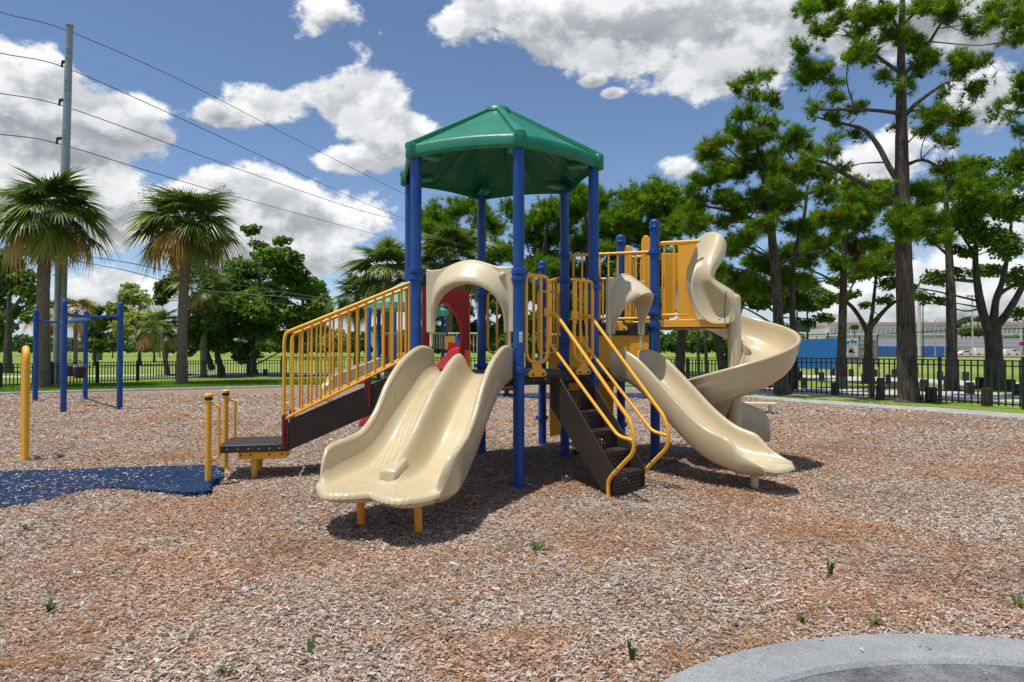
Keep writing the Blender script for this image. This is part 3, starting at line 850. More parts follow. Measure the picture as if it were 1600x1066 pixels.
# ---- spiral slide
def build_spiral():
    c = Vector((2.93, 8.80, 0)); RI, RO = .085, .80
    # entry wall: yellow sheet with a tall opening, pickets in front
    m, l, d = frame(Q1, T1, Vector((0, -1, 0)))
    guardrail(Q1, Q1.lerp(T1, .36), 2.93, UZ + .10, 3, 0, -.06, zt2=2.93)
    ym = MB(); ym.prism([(.455 - .625, UZ - .01), (.455 + .12 - .625, UZ - .01), (.455 + .02 - .625, UZ + .25), (.41 - .625, UZ + .48), (.43 - .625, UZ + .72), (.57 - .625, 2.945), (.31 - .625, 2.945), (.31 - .625, UZ - .01)], m, l, (0, 0, 1), .03)
    ym.build('entry_panel', YELLOW_PL, PLAY, bevel=.006)
    ym = MB(); ym.tube([up(Q1 + l * .06, 2.945), up(Q1 + l * .59, 2.945)], .022, 10); ym.build('entry_rail', YELLOW, PLAY)
    ym = MB(); ym.obox(up(Q1 + l * .48 + d * .012, UZ - .015), l * .43, d * .014, (0, 0, .05)); ym.build('deck_fascia', YELLOW, PLAY, bevel=.005)
    m2, l2, d2 = frame(Q1, Q3, Vector((.745, -.67, 0)))
    PP = [at(x, y, 9.45) for x, y in ((1034, 396), (1071, 396), (1068, 418), (1058, 440), (1052, 465), (1054, 496), (1034, 500))]
    ym = MB(); ym.prism([(p.x, p.z) for p in PP], (0, 9.45, 0), (1, 0, 0), (0, 0, 1), .03)
    ym.build('inner_panel', YELLOW_PL, PLAY, bevel=.006)
    # trough section swept round the pole
    def sec(th, bz, wh, wi, shift=Vector((0, 0, 0)), ro=RO):
        e = Vector((math.cos(th), math.sin(th), 0))
        pr = [(RI, wi), (RI + .012, wi + .004), (RI + .03, wi - .01)]
        for k in range(1, 8):
            a = k / 7 * math.pi / 2; pr.append((RI + .03 + .13 * (1 - math.cos(a)), (wi - .01) * (1 - math.sin(a))))
        for k in range(1, 9): pr.append((RI + .16 + (ro - .20 - RI - .16) * k / 9, -.012 * math.sin(math.pi * k / 9)))
        q = min(1, wh / .12)
        for k in range(0, 9):
            a = k / 8 * math.pi / 2; pr.append((ro - .20 + .155 * math.sin(a), (wh - .02) * (1 - math.cos(a))))
        pr += [(ro - .038, wh - .004 * q), (ro - .018, wh + .004 * q), (ro + .002, wh - .002 * q), (ro + .008, wh - .025 * q), (ro - .002, wh - .045 * q)]
        for k in range(0, 8):
            a = k / 7 * math.pi / 2; pr.append((ro - .008 - .22 * (1 - math.cos(a)), wh - .05 * q - (wh + .0) * .97 * math.sin(a) ** 1.15 - .03 * math.sin(a)))
        pr += [(RI + .12, -.085), (RI + .02, -.075)]
        return [up(c + shift + e * r, bz + z) for (r, z) in pr]
    rings = []
    th0 = R(128); 
    # pitch and wall height by turned angle (degrees from the back of the pole, clockwise)
    bz_t = [(-38, 1.865), (-15, 1.83), (0, 1.76), (90, 1.405), (180, 1.03), (225, .86), (270, .71), (330, .52), (360, .455)]
    wh_t = [(-38, .62), (-15, .46), (0, .36), (90, .345), (180, .345), (270, .34), (330, .42), (360, .46)]
    wi_t = [(-38, .30), (0, .22), (90, .16), (270, .16), (360, .16)]
    N = 84
    for i in range(N + 1):
        g = -38 + (360 + 38) * i / N
        rings.append(sec(R(90 - g), spl(g, bz_t), spl(g, wh_t), spl(g, wi_t)))
    for i in range(1, 17):                        # straight run-out, walls dying away
        x = .60 * i / 16; f = i / 16
        bz = spl(f, [(0, .455), (.3, .40), (.7, .365), (1, .355)])
        wh = spl(f, [(0, .46), (.3, .42), (.6, .35), (.82, .29), (.93, .22), (1, .05)])
        wi = spl(f, [(0, .16), (.5, .15), (.9, .08), (1, .02)])
        rings.append(sec(R(-270 - 22 * f), bz, wh, wi, Vector((x * .75, -.03 * f * f, 0))))
    sp = MB().loft(rings).build('spiral_slide', TAN, PLAY, smooth=60)
    MB().lathe([(.085, -.05), (.085, 2.16), (.078, 2.21), (.05, 2.235)], up(c, 0), 18).build('center_pole', TAN, sp)
    sj = MB()                                     # moulded seam where two sections bolt together
    # entry hood: the near wall with its rolled arch, and the far wall
    near = [[(1084, 381, 9.60), (1095, 367, 9.44), (1108, 361, 9.26), (1122, 362, 9.10), (1131, 369, 9.03), (1136, 381, 9.06)],
            [(1089, 388, 9.40), (1098, 381, 9.24), (1109, 378, 9.08), (1120, 379, 8.98), (1128, 385, 8.94), (1135, 393, 9.02)],
            [(1091, 401, 8.98), (1099, 400, 8.90), (1107, 400, 8.84), (1115, 402, 8.80), (1122, 406, 8.80), (1129, 410, 8.92)],
            [(1084, 421, 8.80), (1091, 422, 8.80), (1098, 423, 8.78), (1105, 424, 8.72), (1110, 425, 8.70), (1115, 427, 8.84)],
            [(1078, 443, 8.74), (1087, 443, 8.80), (1096, 443, 8.80), (1105, 442, 8.72), (1111, 440, 8.66), (1117, 438, 8.82)],
            [(1080, 464, 8.72), (1093, 463, 8.80), (1106, 461, 8.81), (1119, 457, 8.73), (1127, 452, 8.65), (1135, 447, 8.80)],
            [(1087, 485, 8.70), (1102, 483, 8.79), (1117, 480, 8.80), (1131, 474, 8.74), (1143, 466, 8.66), (1154, 460, 8.80)],
            [(1099, 499, 8.68), (1114, 498, 8.76), (1127, 496, 8.77), (1139, 491, 8.74), (1149, 483, 8.68), (1157, 476, 8.82)],
            [(1112, 507, 8.66), (1123, 507, 8.68), (1134, 507, 8.69), (1143, 506, 8.69), (1150, 504, 8.69), (1156, 501, 8.80)]]
    far = [[(1084, 381, 9.60), (1095, 367, 9.62), (1104, 363, 9.68), (1112, 366, 9.78)],
           [(1072, 392, 9.66), (1082, 385, 9.75), (1095, 386, 9.82), (1110, 392, 9.9)],
           [(1060, 412, 9.70), (1070, 410, 9.8), (1085, 412, 9.88), (1100, 416, 9.95)],
           [(1051, 440, 9.70), (1062, 440, 9.8), (1080, 442, 9.88), (1096, 446, 9.9)],
           [(1049, 468, 9.66), (1062, 468, 9.76), (1090, 472, 9.84), (1125, 482, 9.75)],
           [(1056, 492, 9.60), (1070, 494, 9.64), (1105, 497, 9.66), (1160, 500, 9.6)]]
    def sheet(name, grid, parent):
        mb = MB(); g = [[at(*p) for p in r] for r in grid]
        mb.loft(g, closed=False, cap=False)
        o = mb.build(name, TAN2 if 0 else TAN, parent, smooth=180, fixn=False)
        s_ = o.modifiers.new('thickness', 'SOLIDIFY'); s_.thickness = .028; s_.offset = 0
        b = o.modifiers.new('smooth', 'SUBSURF'); b.levels = 2; b.render_levels = 2
        return o
    hd = sheet('entry_hood', near, sp)
    sheet('entry_wall', far, sp)
    fl = MB(); fl.loft([[up(Q1.lerp(Q3, .25), UZ + .003), up(Q1.lerp(Q3, .95), UZ + .003)], [up(c + Vector((-.42, .16, 0)), UZ + .003), up(c + Vector((-.42, .72, 0)), UZ - .01)], [up(c + Vector((-.1, .04, 0)), UZ - .02), up(c + Vector((-.1, .78, 0)), UZ - .05)]], closed=False, cap=False)
    fo = fl.build('entry_bed', TAN, sp, fixn=False); s_ = fo.modifiers.new('thickness', 'SOLIDIFY'); s_.thickness = .03; s_.offset = -1
    bl = MB()
    for (px, py) in ((1124, 499), (1088, 500), (1058, 499)): bl.lathe([(.014, 0), (.014, .005), (.009, .009)], at(px, py, 8.62 if px > 1100 else 8.78), 10, Vector((0, -1, 0)))
    bl.build('bolt', STEEL, sp)['kind'] = 'stuff'
    sj = MB(); sj.tube([at(1135, 455, 8.655), at(1133, 470, 8.65), at(1132, 488, 8.645), at(1133, 505, 8.65)], .006, 6); sj.build('section_seam', DECK, sp)
build_spiral()
# ------------------------------------------------------------------ ground
def lin_poly(pts): return [gnd(x, y) for (x, y) in pts]
BACK = [(-520, 628), (-260, 622), (0, 617), (220, 611), (440, 605.5), (640, 603.5), (860, 605), (1020, 610), (1140, 618.5), (1235, 628), (1400, 640.5), (1600, 656), (1900, 682)]
BACKW = lin_poly(BACK)
KERB_OUT = smooth_path([gnd(1005, 1085, .06), gnd(1035, 1066, .06), gnd(1100, 1036, .06), gnd(1200, 1010, .06), gnd(1300, 997, .06), gnd(1400, 993, .06), gnd(1500, 995, .06), gnd(1600, 1003, .06), gnd(1720, 1024, .06), gnd(1850, 1060, .06)], 8)
RUBBER = [(-160, 745), (-60, 742), (0, 738), (60, 736), (130, 734), (200, 731.5), (270, 729.5), (330, 728), (352, 733), (344, 748), (330, 757), (327, 768), (296, 771), (250, 768), (205, 764), (160, 764), (120, 769), (85, 777), (50, 786), (20, 791), (-20, 797), (-160, 812)]
RUBW = [gnd(x, y, 0.02) for x, y in RUBBER]

def ground_mat():
    m, nt, b = new_mat('grass_ground'); p = n_pos(nt)
    f1 = n_noise(nt, .045, 4, .6, p); f2 = n_noise(nt, .5, 5, .65, p); f3 = n_noise(nt, 9, 5, .7, p)
    c = n_ramp(nt, f1, [(.38, (.15, .235, .035)), (.52, (.235, .30, .06)), (.66, (.34, .36, .12))])
    c = n_mix(nt, n_ramp(nt, f2, [(.4, 0), (.7, .5)]), c, (.11, .20, .025))
    c = n_mix(nt, n_ramp(nt, f3, [(.45, 0), (.75, .55)]), c, (.05, .085, .015))
    nt.links.new(c, b.inputs['Base Color']); b.inputs['Roughness'].default_value = .9; b.inputs['Specular IOR Level'].default_value = .1
    n_bump(nt, b, f3, .6, .03)
    return m
lv = []; lf = []
for i, p in enumerate(BACKW):                      # sheet that begins under the border of the bed and runs to the horizon
    lv += [(p.x, p.y + .06, -.03), (p.x * 3, p.y + 60, -.03), (p.x * 100, 4500, -.03)]
    if i: k = 3 * i; lf += [(k - 3, k, k + 1, k - 2), (k - 2, k + 1, k + 2, k - 1)]
k = len(lv); lv += [(BACKW[0].x, -60, -.03), (-2700, -60, -.03), (BACKW[-1].x, -60, -.03), (2700, -60, -.03)]
n3 = 3 * (len(BACKW) - 1); lf += [(0, 1, 2, k + 1, k), (n3, k + 2, k + 3, n3 + 2, n3 + 1)]
lf += [(k, k + 2, k + 5, k + 4)]; lv += [(BACKW[0].x, -3.4, -.03), (BACKW[-1].x, -3.4, -.03)]
lawn = MB().add(lv, lf).build('lawn', ground_mat(), smooth=0)
tag(lawn, kind='structure')

def orange_mask(nt, p):
    a = n_noise(nt, .55, 7, .7, p)
    return n_ramp(nt, a, [(.47, 0.02), (.60, .5), (.70, .9)])
def mulch_mat():
    m, nt, b = new_mat('mulch_bed'); p = n_pos(nt)
    v = nt.nodes.new('ShaderNodeTexVoronoi'); v.feature = 'F1'; v.inputs['Scale'].default_value = 1.0
    q = nt.nodes.new('ShaderNodeVectorMath'); q.operation = 'MULTIPLY'; nt.links.new(p, q.inputs[0]); q.inputs[1].default_value = (38, 62, 30)
    w = nt.nodes.new('ShaderNodeTexNoise'); w.inputs['Scale'].default_value = 14; nt.links.new(p, w.inputs['Vector'])
    ad = nt.nodes.new('ShaderNodeVectorMath'); ad.operation = 'MULTIPLY_ADD'; nt.links.new(w.outputs['Color'], ad.inputs[0]); ad.inputs[1].default_value = (2.5, 2.5, 2.5); nt.links.new(q.outputs[0], ad.inputs[2])
    nt.links.new(ad.outputs[0], v.inputs['Vector'])
    sep = nt.nodes.new('ShaderNodeSeparateColor'); nt.links.new(v.outputs['Color'], sep.inputs[0])
    c = n_ramp(nt, sep.outputs[0], [(.0, (.05, .032, .022)), (.25, (.19, .125, .085)), (.5, (.36, .27, .20)), (.8, (.47, .395, .33)), (1.0, (.62, .56, .50))])
    c = n_mix(nt, orange_mask(nt, p), c, (.42, .19, .075))
    d = n_ramp(nt, n_noise(nt, 30, 4, .7, p), [(.33, .7), (.56, 0)])
    c = n_mix(nt, d, c, (.06, .044, .034))
    nt.links.new(c, b.inputs['Base Color']); b.inputs['Roughness'].default_value = .95; b.inputs['Specular IOR Level'].default_value = .15
    n_bump(nt, b, sep.outputs[0], .7, .02)
    return m
def sheet_poly(name, pts, z, mat, th=None):
    mb = MB(); n = len(pts)
    if th is None:
        mb.add([(p.x, p.y, z) for p in pts], [tuple(range(n))])
    else: mb.prism([(p.x, p.y) for p in pts], (0, 0, z - th / 2), (1, 0, 0), (0, 1, 0), th)
    return mb.build(name, mat, smooth=0)
mulch_poly = [Vector((-26, -4, 0))] + BACKW + [Vector((26, -4, 0))]
# relief: the bed is raked unevenly, so its surface is a fine height field inside the border
def bed_height(x, y):
    hol = 0
    for (hx, hy, hr, hd) in ((-1.2, 5.1, .55, .055), (3.05, 6.85, .5, .05), (1.38, 6.85, .4, .04), (-3.35, 7.2, .4, .03), (3.9, 9.2, .5, .05), (-.9, 5.3, .4, .02)): hol = hol - hd * np.exp(-((x - hx) ** 2 + (y - hy) ** 2) / hr ** 2)
    return hol + .016 * np.sin(x * 1.7 + 1.3 * np.sin(y * .9)) * np.cos(y * 1.35 + .8 * np.sin(x * .7)) + .010 * np.sin(x * 4.1 + y * 2.3) * np.sin(y * 3.7 - x * 1.9)
def border_y(x): return np.interp(x, [p.x for p in BACKW], [p.y for p in BACKW])
def build_bed():
    xs = np.linspace(-24, 24, 420); t = np.linspace(0, 1, 240) ** 1.5
    X, T = np.meshgrid(xs, t)
    Yb = border_y(X); Y = -3.5 + (Yb + 3.5) * T
    Z = bed_height(X, Y) * np.clip((Yb - Y) / 1.0, 0, 1)
    ny, nx = X.shape
    idx = np.arange(nx * ny).reshape(ny, nx)
    f = np.stack([idx[:-1, :-1], idx[:-1, 1:], idx[1:, 1:], idx[1:, :-1]], -1).reshape(-1)
    o = np_mesh('mulch_bed', np.stack([X, Y, Z], -1).reshape(-1, 3), 4, f, mulch_mat())
    tag(o, kind='structure'); o.data.shade_smooth()
build_bed()

def in_poly(px, py, poly):
    inside = np.zeros(len(px), bool); j = len(poly) - 1
    for i in range(len(poly)):
        xi, yi = poly[i].x, poly[i].y; xj, yj = poly[j].x, poly[j].y
        c = ((yi > py) != (yj > py)) & (px < (xj - xi) * (py - yi) / (yj - yi + 1e-12) + xi)
        inside ^= c; j = i
    return inside
def chip_mat():
    m, nt, b = new_mat('wood_chip'); p = n_pos(nt)
    a = nt.nodes.new('ShaderNodeAttribute'); a.attribute_name = 'var'
    c = n_ramp(nt, a.outputs['Fac'], [(0, (.075, .048, .035)), (.12, (.20, .13, .09)), (.32, (.42, .305, .225)), (.55, (.52, .425, .35)), (.75, (.57, .495, .435)), (.92, (.59, .54, .49)), (1, (.70, .66, .61))])
    o = n_mix(nt, .62, c, (.52, .21, .07), 'MIX')
    k = nt.nodes.new('ShaderNodeMath'); k.operation = 'GREATER_THAN'
    r = nt.nodes.new('ShaderNodeMath'); r.operation = 'FRACT'; r2 = nt.nodes.new('ShaderNodeMath'); r2.operation = 'MULTIPLY'; r2.inputs[1].default_value = 37.7
    nt.links.new(a.outputs['Fac'], r2.inputs[0]); nt.links.new(r2.outputs[0], r.inputs[0])
    nt.links.new(orange_mask(nt, p), k.inputs[0]); nt.links.new(r.outputs[0], k.inputs[1])
    c = n_mix(nt, k.outputs[0], c, o)
    g = n_ramp(nt, n_noise(nt, 1.0, 3, .6, n_pos(nt, (160, 160, 160))), [(.35, .65), (.6, 1.0)])
    c = n_mix(nt, 1.0, c, g, 'MULTIPLY')
    wet = n_ramp(nt, n_noise(nt, .8, 6, .7, p, .4), [(.36, (.80, .78, .77)), (.5, (1.04, 1.04, 1.04)), (.66, (1.2, 1.22, 1.25))])
    c = n_mix(nt, 1.0, c, wet, 'MULTIPLY')
    nt.links.new(c, b.inputs['Base Color']); b.inputs['Roughness'].default_value = .85; b.inputs['Specular IOR Level'].default_value = .25
    return m
CHIPM = chip_mat()
KOP = KERB_OUT + [Vector((9, -4, 0)), Vector((1.2, -4, 0))]
def build_chips():
    zones = [(2.2, 4.6, 5600, .84), (4.6, 7.5, 4200, .88), (7.5, 11, 2200, 1.02), (11, 15, 700, 1.4), (15, 22.5, 200, 2.0)]
    V = []; A = []
    for (y0, y1, dens, sc) in zones:
        hw1 = .80 * y1 + 1.0
        n = int(dens * (y1 - y0) * 2 * hw1)
        y = rng.uniform(y0, y1, n); x = rng.uniform(-hw1, hw1, n)
        keep = (np.abs(x) < .80 * y + 1.0) & (y < border_y(x) - .03)
        onk = in_poly(x, y, KOP); keep &= (~onk) | (rng.random(n) < .006)
        inr = in_poly(x, y, RUBW); keep &= (~inr) | (rng.random(n) < .09)
        x = x[keep]; y = y[keep]; inr = inr[keep]; onk = onk[keep]; n = len(x)
        L = np.clip(rng.lognormal(math.log(.029), .5, n), .009, .07) * sc * .5
        Wd = np.clip(rng.lognormal(math.log(.0072), .45, n), .003, .022) * sc * .5
        big = rng.random(n) < .006; L[big] *= 1.5; Wd[big] *= 2.0
        yaw = rng.normal(0.25, 1.0, n); pit = rng.normal(0, .26, n); rol = rng.normal(0, .5, n)
        z = bed_height(x, y) * np.clip((border_y(x) - y), 0, 1) + np.abs(rng.normal(0, .010, n)) * sc + .002 + inr * .03 + onk * .072
        ca, sa = np.cos(yaw), np.sin(yaw); cp, sp_ = np.cos(pit), np.sin(pit); cr, sr = np.cos(rol), np.sin(rol)
        ux = np.stack([ca * cp, sa * cp, sp_], 1) * L[:, None]
        uy = np.stack([-sa * cr, ca * cr, sr], 1) * Wd[:, None]
        c = np.stack([x, y, z], 1)
        nz = np.cross(ux / L[:, None], uy / Wd[:, None]) * (L * .22 * rng.uniform(-.6, 1, n))[:, None]
        tp = rng.uniform(.35, 1, n)[:, None]; tq = rng.uniform(.35, 1, n)[:, None]
        # six corners: two ends, a bent middle
        v = np.stack([c - ux - uy * tp, c - ux * .9 + uy * tp, c - uy + nz, c + uy + nz, c + ux - uy * tq, c + ux * .92 + uy * tq], 1)
        V.append(v.reshape(-1, 3))
        a = np.clip(rng.beta(1.25, 1.25, n), 0, 1); a[inr] = np.clip(a[inr] + .2, 0, 1)
        A.append(np.repeat(a, 6))
    V = np.concatenate(V); A = np.concatenate(A); n = len(V) // 6
    base = (np.arange(n) * 6)[:, None]
    f = (base + np.array([[0, 2, 3, 1, 2, 4, 5, 3]])).reshape(-1)
    o = np_mesh('wood_chips', V, 4, f, CHIPM, A)
    tag(o, kind='stuff'); print('chips', n)
build_chips()

# ---- fallen pine straw, drifted into rusty patches over the chips
def build_straw():
    spots = [(40, 900, 95, 60, .6), (120, 980, 130, 50, .55), (60, 1040, 80, 25, .4), (330, 712, 130, 9, .8), (470, 860, 80, 22, .5), (700, 870, 120, 25, .45), (1010, 830, 130, 28, .7), (1180, 720, 90, 12, .9), (1300, 705, 110, 12, .8),
             (1130, 775, 70, 15, .7), (900, 760, 60, 12, .6), (1280, 835, 90, 18, .6), (1180, 1015, 80, 30, .35), (1060, 1040, 60, 26, .35), (1350, 960, 120, 25, .5), (1500, 880, 120, 30, .4), (620, 930, 150, 30, .35), (300, 800, 130, 20, .4), (1420, 660, 110, 9, .7), (220, 660, 160, 8, .6), (830, 1000, 150, 30, .3)]
    C = []; 
    for (px, py, rx, ry, w) in spots:
        c = gnd(px, py); sx = rx * c.y / F_PX; sy = abs(gnd(px, py - ry).y - c.y)
        n = int(min(2600, 1250 * w * (.5 + sx * sy)))
        C.append(np.stack([c.x + rng.normal(0, .62, n) * sx, c.y + rng.normal(0, .62, n) * sy], 1))
    P = np.concatenate(C); n0 = 9000; yy = rng.uniform(2.4, 11, n0); P = np.concatenate([P, np.stack([rng.uniform(-.9, .9, n0) * yy, yy], 1)])
    x, y = P[:, 0], P[:, 1]; k = (y > 2.3) & (y < border_y(x) - .1) & ~in_poly(x, y, KOP); x = x[k]; y = y[k]; n = len(x)
    a = rng.uniform(0, 6.283, n); L = rng.uniform(.03, .085, n); z = bed_height(x, y) + rng.uniform(.010, .030, n); w = .0011 * np.clip(y / 3.2, 1, 3.2)
    u = np.stack([np.cos(a), np.sin(a), rng.normal(0, .10, n)], 1) * L[:, None]; s = np.stack([-np.sin(a), np.cos(a), np.zeros(n)], 1) * w[:, None]; c = np.stack([x, y, z], 1); bend = s * rng.uniform(-9, 9, n)[:, None]
    v = np.stack([c - u - s, c - u + s, c + bend - s, c + bend + s, c + u - s * .3, c + u + s * .3], 1).reshape(-1, 3)
    f = (np.arange(n)[:, None] * 6 + np.array([[0, 2, 3, 1, 2, 4, 5, 3]])).reshape(-1)
    m = leaf('pine_straw', [(0, (.16, .07, .03)), (.5, (.40, .19, .075)), (1, (.58, .34, .17))], .1, .7, .2)
    o = np_mesh('pine_straw', v, 4, f, m, np.repeat(rng.random(n), 6)); tag(o, kind='stuff')
build_straw()

# ---- blue poured-rubber paths
def rubber_mat():
    m, nt, b = new_mat('blue_rubber_crumb'); p = n_pos(nt)
    v = nt.nodes.new('ShaderNodeTexVoronoi'); v.inputs['Scale'].default_value = 70; nt.links.new(p, v.inputs['Vector'])
    sep = nt.nodes.new('ShaderNodeSeparateColor'); nt.links.new(v.outputs['Color'], sep.inputs[0])
    c = n_ramp(nt, sep.outputs[0], [(0, (.003, .010, .035)), (.5, (.008, .030, .095)), (.85, (.014, .055, .16)), (1, (.05, .11, .24))])
    c = n_mix(nt, n_ramp(nt, n_noise(nt, 2.4, 5, .6, p), [(.5, 0), (.75, .4)]), c, (.06, .08, .13))
    nt.links.new(c, b.inputs['Base Color']); b.inputs['Roughness'].default_value = .8; b.inputs['Specular IOR Level'].default_value = .3
    n_bump(nt, b, v.outputs['Distance'], 1.0, .012)
    return m
RUBM = rubber_mat()
def ragged(pts, amp, sub=6):
    out = []
    n = len(pts)
    for i in range(n):
        a, b = pts[i], pts[(i + 1) % n]
        for k in range(sub):
            p = a.lerp(b, k / sub); out.append(p + Vector((rng.normal(0, amp), rng.normal(0, amp), 0)))
    return out
tag(sheet_poly('rubber_path', ragged(RUBW, .022), .032, RUBM, .06), kind='structure')
tag(sheet_poly('rubber_path', ragged([gnd(x, y, .02) for x, y in [(690, 616), (770, 615.3), (860, 614.8), (960, 614.6), (1030, 615.5), (1090, 617.5), (1092, 622), (1020, 622), (940, 621), (860, 621.5), (770, 621), (690, 621)]], .03), .04, RUBM, .07), kind='structure')
# crumb heaped along the rubber: loose blue grains give the surface its nap
def build_crumb():
    xs = [p.x for p in RUBW]; ys = [p.y for p in RUBW]
    n = 60000; x = rng.uniform(min(xs), max(xs), n); y = rng.uniform(min(ys), max(ys), n)
    k = in_poly(x, y, RUBW) & (x > -9); x = x[k]; y = y[k]; n = len(x)
    c = np.stack([x, y, np.full(n, .034)], 1); r = rng.uniform(.004, .011, n)
    d = rng.normal(size=(n, 3, 3)); d /= np.linalg.norm(d, axis=2, keepdims=True); d[:, :, 2] = np.abs(d[:, :, 2]) * .9
    v = c[:, None, :] + d * r[:, None, None]
    o = np_mesh('rubber_crumb', v.reshape(-1, 3), 3, np.arange(n * 3), RUBM); tag(o, kind='stuff')
build_crumb()

# ---- concrete border of the bed, the kerb near the camera, the slab inside it
def concrete_mat(name, lo, hi, stain_shade, st_amt, sc=1.0):
    m, nt, b = new_mat(name); p = n_pos(nt)
    f = n_noise(nt, 90 * sc, 5, .75, p); g = n_noise(nt, 2.4 * sc, 6, .7, p, .5); h = n_noise(nt, 9 * sc, 5, .65, p)
    c = n_ramp(nt, f, [(.3, lo), (.7, hi)])
    c = n_mix(nt, n_ramp(nt, g, [(.42, 0), (.68, st_amt)]), c, stain_shade)
    c = n_mix(nt, n_ramp(nt, h, [(.5, 0), (.8, st_amt * .6)]), c, stain_shade)
    nt.links.new(c, b.inputs['Base Color']); b.inputs['Roughness'].default_value = .9; b.inputs['Specular IOR Level'].default_value = .2
    n_bump(nt, b, f, .5, .006)
    return m
CONC = concrete_mat('border_concrete', (.30, .295, .28), (.46, .45, .43), (.15, .14, .12), .55)
KERBC = concrete_mat('kerb_concrete', (.17, .18, .19), (.42, .43, .44), (.13, .13, .13), .4)
SLABC = concrete_mat('shade_mottled_slab', (.07, .073, .077), (.30, .305, .31), (.03, .03, .031), .75)  # dark mottling puts dappled tree shade into the stained concrete colour
def strip(name, pts, w, h, mat, z0=-.05, side=1, mats=None, joints=None):
    """kerb-like strip along pts, w wide towards side, real step of height h"""
    rings = []
    n = len(pts)
    for i in range(n):
        t = (pts[min(i + 1, n - 1)] - pts[max(i - 1, 0)]); t.z = 0; t.normalize(); nrm = Vector((-t.y, t.x, 0)) * side
        p = Vector((pts[i].x, pts[i].y, 0)); q = p + nrm * w
        c = .018
        rings.append([up(p, z0), up(p, h - c), up(p + nrm * c * .4, h - c * .3), up(p + nrm * c, h), up(q - nrm * c, h), up(q, h - c), up(q, z0)])
    return MB().loft(rings).build(name, mat, smooth=30)
# left border in cast lengths of about 3 m with open joints, right one a metre wide like a walk
bl_pts = [p for p in BACKW]
def along(pts, step):
    out = [pts[0]]
    for a, b in zip(pts[:-1], pts[1:]):
        k = max(1, int((b - a).length / step))
        for i in range(1, k + 1): out.append(a.lerp(b, i / k))
    return out
split = 8
bd = None
for a, b in zip(along(BACKW[:split + 1], 3.0)[:-1], along(BACKW[:split + 1], 3.0)[1:]):
    d = (b - a).normalized()
    o = strip('concrete_border' if bd is None else 'border_length', [a + d * .008, b - d * .008], .28, .07 + rng.uniform(-.008, .008), CONC)
    if bd is None: bd = o; tag(o, kind='structure')
    else: o.parent = bd
wk = None
for a, b in zip(along(BACKW[split:], 1.6)[:-1], along(BACKW[split:], 1.6)[1:]):
    d = (b - a).normalized()
    wd_ = .28 + .85 * sm((a.x), 4.5, 9.0)
    o = strip('concrete_walk' if wk is None else 'walk_slab', [a + d * .006, b - d * .006], wd_, .035 + rng.uniform(-.006, .006), CONC)
    if wk is None: wk = o; tag(o, kind='structure')
    else: o.parent = wk
kb = strip('kerb', KERB_OUT, .30, .075, KERBC, side=-1); tag(kb, kind='structure')
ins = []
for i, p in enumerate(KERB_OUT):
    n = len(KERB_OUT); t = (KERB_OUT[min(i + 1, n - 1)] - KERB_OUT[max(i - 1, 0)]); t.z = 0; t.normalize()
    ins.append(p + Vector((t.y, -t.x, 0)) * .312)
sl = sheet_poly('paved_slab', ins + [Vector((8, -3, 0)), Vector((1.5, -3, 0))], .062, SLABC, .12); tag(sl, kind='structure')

# ---- park paths beyond the fence
PATHM = concrete_mat('park_path', (.42, .405, .38), (.56, .545, .52), (.30, .27, .23), .4)
ROADM = concrete_mat('grey_road', (.25, .25, .25), (.36, .36, .36), (.2, .2, .2), .4)
def band(name, top, bot, z, mat):
    tag(sheet_poly(name, [gnd(x, y) for x, y in top] + [gnd(x, y) for x, y in reversed(bot)], z, mat, .06), kind='structure')
band('park_path', [(1000, 598), (1210, 605), (1400, 609), (1600, 615), (1900, 628)], [(1000, 606), (1210, 616), (1400, 621), (1600, 628), (1900, 646)], .0, PATHM)
band('park_path', [(1120, 583), (1240, 585.5), (1400, 590), (1600, 598), (1900, 610)], [(1120, 588), (1240, 592), (1400, 598), (1600, 605), (1900, 620)], .0, PATHM)
band('park_path', [(-700, 587.5), (0, 587.5), (170, 586), (300, 584)], [(-700, 591.5), (0, 590.5), (170, 588.6), (300, 587)], .0, PATHM)
band('road', [(255, 584), (340, 581), (500, 580), (720, 580), (1000, 582)], [(270, 591), (345, 588.5), (500, 587), (720, 587), (1000, 590)], .0, ROADM)
band('dirt_infield', [(1380, 556), (1600, 554.5), (1800, 554.5)], [(1380, 557.2), (1600, 556.6), (1800, 556.6)], .0, plain('infield_dirt', (.42, .24, .12), .95))

# ---- grass blades where the lawn is near enough to show them
GRASSM = leaf('grass_blade', [(0, (.06, .14, .008)), (.5, (.13, .26, .016)), (.85, (.22, .34, .035)), (1, (.36, .34, .10))], .25, .7, .2)
def blades(name, n, xr, yr, cond, h0, h1, w):
    x = rng.uniform(*xr, n); y = rng.uniform(*yr, n); k = cond(x, y); x = x[k]; y = y[k]; n = len(x)
    h = rng.uniform(h0, h1, n); a = rng.uniform(0, math.pi * 2, n); ln_ = rng.normal(0, .45, (n, 2)) * h[:, None]
    u = np.stack([np.cos(a), np.sin(a), np.zeros(n)], 1) * (w * rng.uniform(.6, 1.3, n))[:, None]
    b = np.stack([x, y, np.full(n, -.03)], 1); tip = b + np.stack([ln_[:, 0], ln_[:, 1], h], 1)
    v = np.stack([b - u, b + u, tip], 1).reshape(-1, 3)
    var = np.clip(rng.beta(2, 2.2, n) + .25 * np.sin(x * .8) * np.sin(y * .9), 0, 1)
    o = np_mesh(name, v, 3, np.arange(n * 3), GRASSM, np.repeat(var, 3)); tag(o, kind='stuff')
by = lambda x: border_y(x)
blades('grass', 130000, (-28, 2), (20, 36), lambda x, y: (y > by(x) + .3) & (y < by(x) + 9) & (np.abs(x) < .82 * y + 1), .04, .10, .011)
